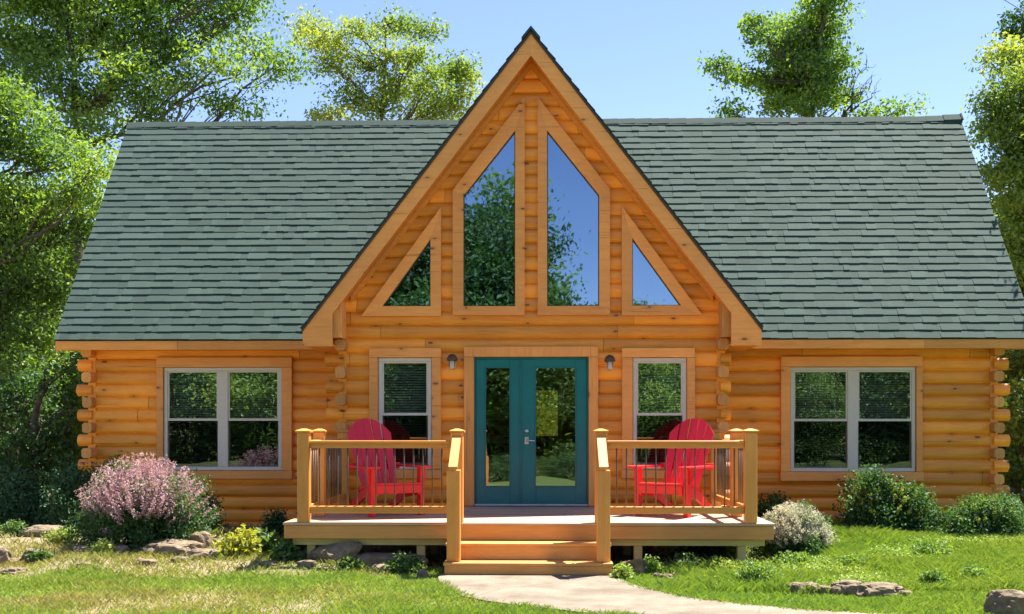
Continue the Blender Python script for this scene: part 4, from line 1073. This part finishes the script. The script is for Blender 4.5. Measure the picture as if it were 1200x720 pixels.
make_tree('young_tree', 'sunlit young tree seen through the right door pane and the back window', 'tree', (X(645, 28), 28),
    [(X(641, 28), 28, 1.9, 1.3, .8, .9), (X(628, 28), 28.3, 2.6, .9, .7, .8), (X(655, 28), 28, 2.7, .9, .7, .8), (X(641, 28), 28, 3.4, .8, .7, .6)], M['leaf_back'], .09, 120, .2, 9, .06)
# trees on the camera's side of the lawn: seen as reflections in the panes
def rpos(px, y): return X(px, 2*YC - y)
refl = [(560, -21, 1.5, 'large tree mirrored in the tall left gable pane'), (590, -26, 1.8, 'tallest tree mirrored between the two tall gable panes'), (650, -24, 1.05, 'medium tree mirrored low in the tall right gable pane'),
    (475, -22, 1.5, 'tree mirrored in the small left triangular pane'), (440, -26, 1.3, 'tree mirrored at the outer tip of the small left triangular pane'), (520, -24, 1.6, 'tree mirrored between the small and tall left gable panes'),
    (700, -27, 1.0, 'low tree mirrored at the right side of the tall right gable pane'), (745, -25, 1.0, 'low tree mirrored in the small right triangular pane'), (790, -28, .98, 'tree mirrored in the narrow right sash window'),
    (380, -25, 1.2, 'tree mirrored between the left wing and narrow left window'), (290, -24, 1.3, 'tree mirrored in the right half of the left wing window'), (220, -26, 1.2, 'tree mirrored in the left half of the left wing window'),
    (160, -25, 1.25, 'tree mirrored beyond the left wing window'), (870, -27, 1.0, 'tree mirrored left of the right wing window'), (960, -24, .78, 'low tree mirrored in the left half of the right wing window'),
    (1040, -26, 1.2, 'tree mirrored in the right half of the right wing window'), (1110, -25, 1.25, 'tree mirrored beyond the right wing window'), (622, -28, .9, 'tree mirrored in the teal door panes')]
for k, (px, y, sc, lb) in enumerate(refl): put_tree(k % 3, rpos(px, y), y, sc, rng.uniform(0, 6.28), lb)

# ------------------------------------------------------------------ shrubs and plants
def shrub(name, label, px, py, wpx, hpx, y, leafm, lsize=.05, ncl=120, per=60, sig=.07, stems=14, group=None, flower=None, fl=0, cat='shrub', dome=1.0, spike=0, low=.42, part='blossom'):
    """px,py: centre of the foot; wpx,hpx: size"""
    x = X(px, y); g_ = float(ground_h(x, y)); s_ = y/1300; rx = wpx*s_/2; rz = hpx*s_
    t_ = thing(name, label, cat, (x, y, g_), group)
    u = rng.normal(0, 1, (ncl, 3)); u[:, 2] = np.abs(u[:, 2]); u /= np.linalg.norm(u, axis=1)[:, None]; r = rng.uniform(.15, 1, ncl)**.5
    lump = 1+.16*np.sin(u[:, 0]*5+px)+.12*np.sin(u[:, 1]*7+py)+.10*rng.normal(0, 1, ncl)
    c = np.array((x, y, g_+.03))+u*(r*lump)[:, None]*np.array((rx*.92, rx*.75, rz*.88))
    V, F, T = leaves(c, sig, per, lsize); V[:, 2] = np.maximum(V[:, 2], g_)
    paths = [curve((x+rng.uniform(-.06, .06), y+rng.uniform(-.06, .06), g_-.02), tuple(c[q]), .011, .003, 4, .06) for q in rng.integers(0, ncl, stems)]
    np_tubes(paths, 'stem', M['bark'], t_, 5)
    npmesh('foliage', V, F, T, leafm, t_)
    if flower:
        # flowering shoots or painted highlight leaves radiate out of the dome
        u = rng.normal(0, 1, (fl, 3)); u[:, 2] = np.abs(u[:, 2])*.9+.32; u[:, 1] -= .25; u /= np.linalg.norm(u, axis=1)[:, None]; u = u[u[:, 2] > low + rng.normal(0, .10, fl)]; fl = len(u)
        base = np.array((x, y, g_+.03))+u*np.array((rx*.72, rx*.62, rz*.70)); L = rng.uniform(.10, .30, fl)[:, None]*(1 if spike == 0 else spike)
        dirn = u*np.array((1, 1, .9))+np.array((0, 0, .35)); dirn /= np.linalg.norm(dirn, axis=1)[:, None]
        cs = np.concatenate([base+dirn*L*f for f in (.3, .45, .6, .75, .92)]); 
        V, F, T = leaves(cs, .014, 9, lsize*.62, tbase=np.repeat(rng.uniform(.2, .9, fl)[None], 5, 0).ravel())
        npmesh(part, V, F, T, flower, t_)
    return t_
shrub('flowering_shrub', 'large dome shaped shrub covered in pink shoots before the left window', 168, 652, 152, 96, 13.9, M['leaf_d'], .04, 300, 100, .07, 20, None, M['pink'], 1050, spike=1.5)
shrub('flowering_shrub', 'round shrub with cream white blossoms at the right end of the deck', 930, 644, 98, 66, 13.9, M['leaf_d'], .035, 190, 90, .05, 14, None, M['white_fl'], 1000, spike=.7)
shrub('green_shrub', 'bushy green shrub under the right window', 1034, 632, 112, 76, 15.6, M['leaf_d'], .055, 190, 100, .09, 16, 'green shrubs along the cabin', M['leaf_lime'], 110, spike=.6, part='highlight_leaves')  # lime leaves paint a highlight over the dark foliage
shrub('green_shrub', 'low spreading green shrub at the right corner of the cabin', 1156, 634, 104, 48, 15.2, M['leaf_d'], .045, 190, 100, .08, 16, 'green shrubs along the cabin', M['leaf_y'], 120, spike=.6, part='highlight_leaves')  # yellow leaves paint the highlight here too
shrub('green_shrub', 'small shrub tucked behind the deck corner and the cream blossoms', 905, 612, 50, 44, 16.6, M['leaf_shrub'], .06, 70, 55, .08, 10, 'green shrubs along the cabin')
shrub('green_shrub', 'dark round shrub at the wall right of the pink one', 238, 618, 46, 56, 16.2, M['leaf_d'], .05, 70, 60, .07, 10, 'green shrubs along the cabin')
shrub('green_shrub', 'small dark shrub at the left end of the deck', 322, 628, 34, 32, 15.6, M['leaf_d'], .05, 46, 50, .06, 8, 'green shrubs along the cabin')
shrub('juniper', 'dark feathery juniper spreading behind the pink shrub', 105, 618, 110, 82, 16.3, M['needle'], .05, 190, 90, .09, 16)
shrub('juniper', 'dark low juniper at the left picture edge', 28, 618, 110, 60, 17.0, M['needle'], .06, 150, 80, .11, 12)
shrub('leafy_plant', 'bright yellow green leafy plant between the rocks and the deck', 276, 662, 50, 34, 13.2, M['leaf_lime'], .07, 46, 30, .06, 10, cat='plant')
shrub('leafy_plant', 'low green plant just right of the yellow green one', 312, 660, 40, 24, 13.5, M['leaf_shrub'], .08, 34, 26, .06, 8, cat='plant')
shrub('leafy_plant', 'low green plant in the grass at the foot of the left deck corner', 336, 668, 34, 20, 13.0, M['leaf_shrub'], .07, 26, 26, .05, 8, cat='plant')
shrub('leafy_plant', 'dark leafy weeds left of the steps beside the whitish stone', 478, 682, 44, 22, 12.6, M['leaf_shrub'], .06, 34, 30, .05, 8, cat='plant')
shrub('leafy_plant', 'dark weeds in front of the long boulder under the deck', 410, 684, 30, 12, 12.6, M['leaf_shrub'], .05, 20, 24, .04, 6, cat='plant')
shrub('leafy_plant', 'grey green clump in the right lawn beside the path', 888, 696, 66, 26, 11.7, M['leaf_a'], .035, 90, 50, .04, 8, cat='plant')
shrub('leafy_plant', 'small clump of weeds near the right rocks', 1096, 698, 40, 16, 11.5, M['leaf_a'], .04, 40, 40, .035, 6, cat='plant')
shrub('leafy_plant', 'dark undergrowth in the shade behind the right front deck support', 835, 650, 70, 22, 14.4, M['leaf_d'], .06, 50, 40, .07, 8, cat='plant')
shrub('leafy_plant', 'low weeds at the right front corner of the deck', 806, 672, 44, 18, 12.9, M['leaf_shrub'], .05, 36, 36, .045, 6, cat='plant')

# overhead wire in the top right corner
m_ = MB(); a_ = at(1166, -6, 24); b_ = at(1196, 12, 24)
dx = (b_[0]-a_[0]); dz = b_[1]-a_[1]
m_.tube([(a_[0]-dx*14, 24, a_[1]-dz*14+2.0), (a_[0]-dx*6, 24, a_[1]-dz*6+.3), (a_[0], 24, a_[1]), (b_[0], 24, b_[1]), (b_[0]+dx*8, 24, b_[1]+dz*5)], .008, 6)
tag(m_.build('overhead_wire', M['wire']), 'thin dark wire crossing the sky at the top right', 'wire')

# ------------------------------------------------------------------ rock garden along the left bed, weeds by the path
for (px, py, w_, h_, lb) in ((30, 652, 26, 10, 'low brown rock between the pale pointed rock and the flat one at the far left'), (52, 650, 20, 9, 'small weathered rock behind the pale pointed rock'), (96, 650, 24, 10, 'tan rock against the left foot of the pink shrub'), (132, 674, 22, 8, 'small flat rock at the lawn edge before the pink shrub, left'), (222, 664, 26, 11, 'rounded tan rock below the right foot of the pink shrub'), (290, 676, 24, 8, 'low rock in the grass below the yellow green plant'), (250, 655, 20, 10, 'small grey rock left of the yellow green plant'), (340, 676, 22, 9, 'low stone in front of the low green plant by the deck'), (13, 676, 24, 9, 'flat rock at the lawn edge near the left picture edge'), (72, 676, 18, 7, 'small tan stone at the lawn edge left of the pink shrub'),
                             (966, 697, 20, 10, 'small tan rock between the flat rock and the longer ones in the right lawn'), (1062, 700, 20, 9, 'small rock at the right end of the longest rock')):
    rock(px, py, w_, h_, lb)
for (px, py, w_, h_, y, nl, lb) in ((20, 642, 40, 16, 14.6, 'leaf_shrub', 'low weeds among the rocks at the far left edge'), (75, 652, 34, 14, 14.0, 'grass', 'yellowish tuft among the rocks left of the pink shrub'),
                                   (48, 668, 24, 10, 13.0, 'leaf_shrub', 'small weeds beside the pale pointed rock'), (120, 668, 26, 10, 13.2, 'grass', 'dry tuft between the rocks before the pink shrub'),
                                   (214, 656, 30, 14, 13.9, 'leaf_shrub', 'green weeds at the right foot of the pink shrub'), (350, 650, 34, 18, 14.2, 'leaf_d', 'dark undergrowth behind the domed boulder'),
                                   (700, 668, 0, 0, 0, None, ''), (762, 684, 26, 14, 12.7, 'leaf_a', 'weeds in front of the cobble heap right of the steps'),
                                   (846, 684, 40, 18, 12.5, 'grass', 'bright tuft of tall grass right of the cobble heap'), (930, 668, 50, 16, 13.2, 'leaf_a', 'low ground cover in the lawn below the cream shrub'),
                                   (1000, 676, 44, 14, 12.8, 'leaf_a', 'low ground cover behind the longest rock'), (1145, 690, 40, 16, 11.9, 'leaf_a', 'weeds left of the brown corner rock'),
                                   (1090, 660, 54, 16, 13.6, 'leaf_a', 'low ground cover in the lawn below the spreading shrub'), (730, 690, 18, 9, 12.2, 'grass', 'small tuft at the right edge of the path by the steps')):
    if nl: shrub('leafy_plant', lb, px, py, w_, h_, y, M[nl], .045, 34, 34, .045, 6, cat='plant')
# unseen shrubs, added to darken what the door panes mirror
for (px, y, wm, hm, nl, lb) in ((583, -4, 1.9, .9, 'leaf_d', 'unseen shrub added to darken the reflection at the foot of the left door pane'), (632, -7, 2.0, .7, 'leaf_shrub', 'unseen low shrub added to darken the reflection left in the right door pane'), (668, -6, 1.6, .9, 'leaf_d', 'unseen shrub added to darken the reflection right in the right door pane')):
    xx = rpos(px, y); xq = 634 + xx*1300/10.0
    t_ = thing('green_shrub', lb, 'shrub', (xx, y, float(ground_h(xx, y))), 'shrubs added for the door reflection')
    u = rng.normal(0, 1, (90, 3)); u[:, 2] = np.abs(u[:, 2]); u /= np.linalg.norm(u, axis=1)[:, None]
    c_ = np.array((xx, y, 0)) + u*rng.uniform(.2, 1, 90)[:, None]**.5*np.array((wm/2, wm/2, hm))
    V, F, T = leaves(c_, .09, 60, .07); np_tubes([curve((xx, y, -.02), tuple(c_[q]), .012, .003, 4, .06) for q in range(10)], 'stem', M['bark'], t_, 5); npmesh('foliage', V, F, T, M[nl], t_)
# leafy ground cover mixed into the right-hand lawn
n = 60000
x = rng.uniform(1.3, 9, n); y = rng.uniform(11.3, 15.6, n)
k = (rng.random(n) < sstep(1.5, 2.6, x)*(.25+.75*vnoise(x, y, 1.3))) & ~in_path(x, y) & ~((np.abs(x-XC) < 3.0) & (y > 13.0)); x = x[k]; y = y[k]
c_ = np.stack([x, y, ground_h(x, y)+rng.uniform(.02, .09, len(x))*(.5+vnoise(x, y, 2.2))], 1)
V, F, T = leaves(c_, .012, 3, .034, up=1.0, tbase=np.clip(.45+.5*(vnoise(x, y, .8)-.5)+rng.normal(0, .12, len(x)), 0, 1))
tag(npmesh('ground_cover', V, F, T*.55, M['grass']), 'low leafy ground cover spreading over the lawn right of the path', 'ground cover', kind='stuff')
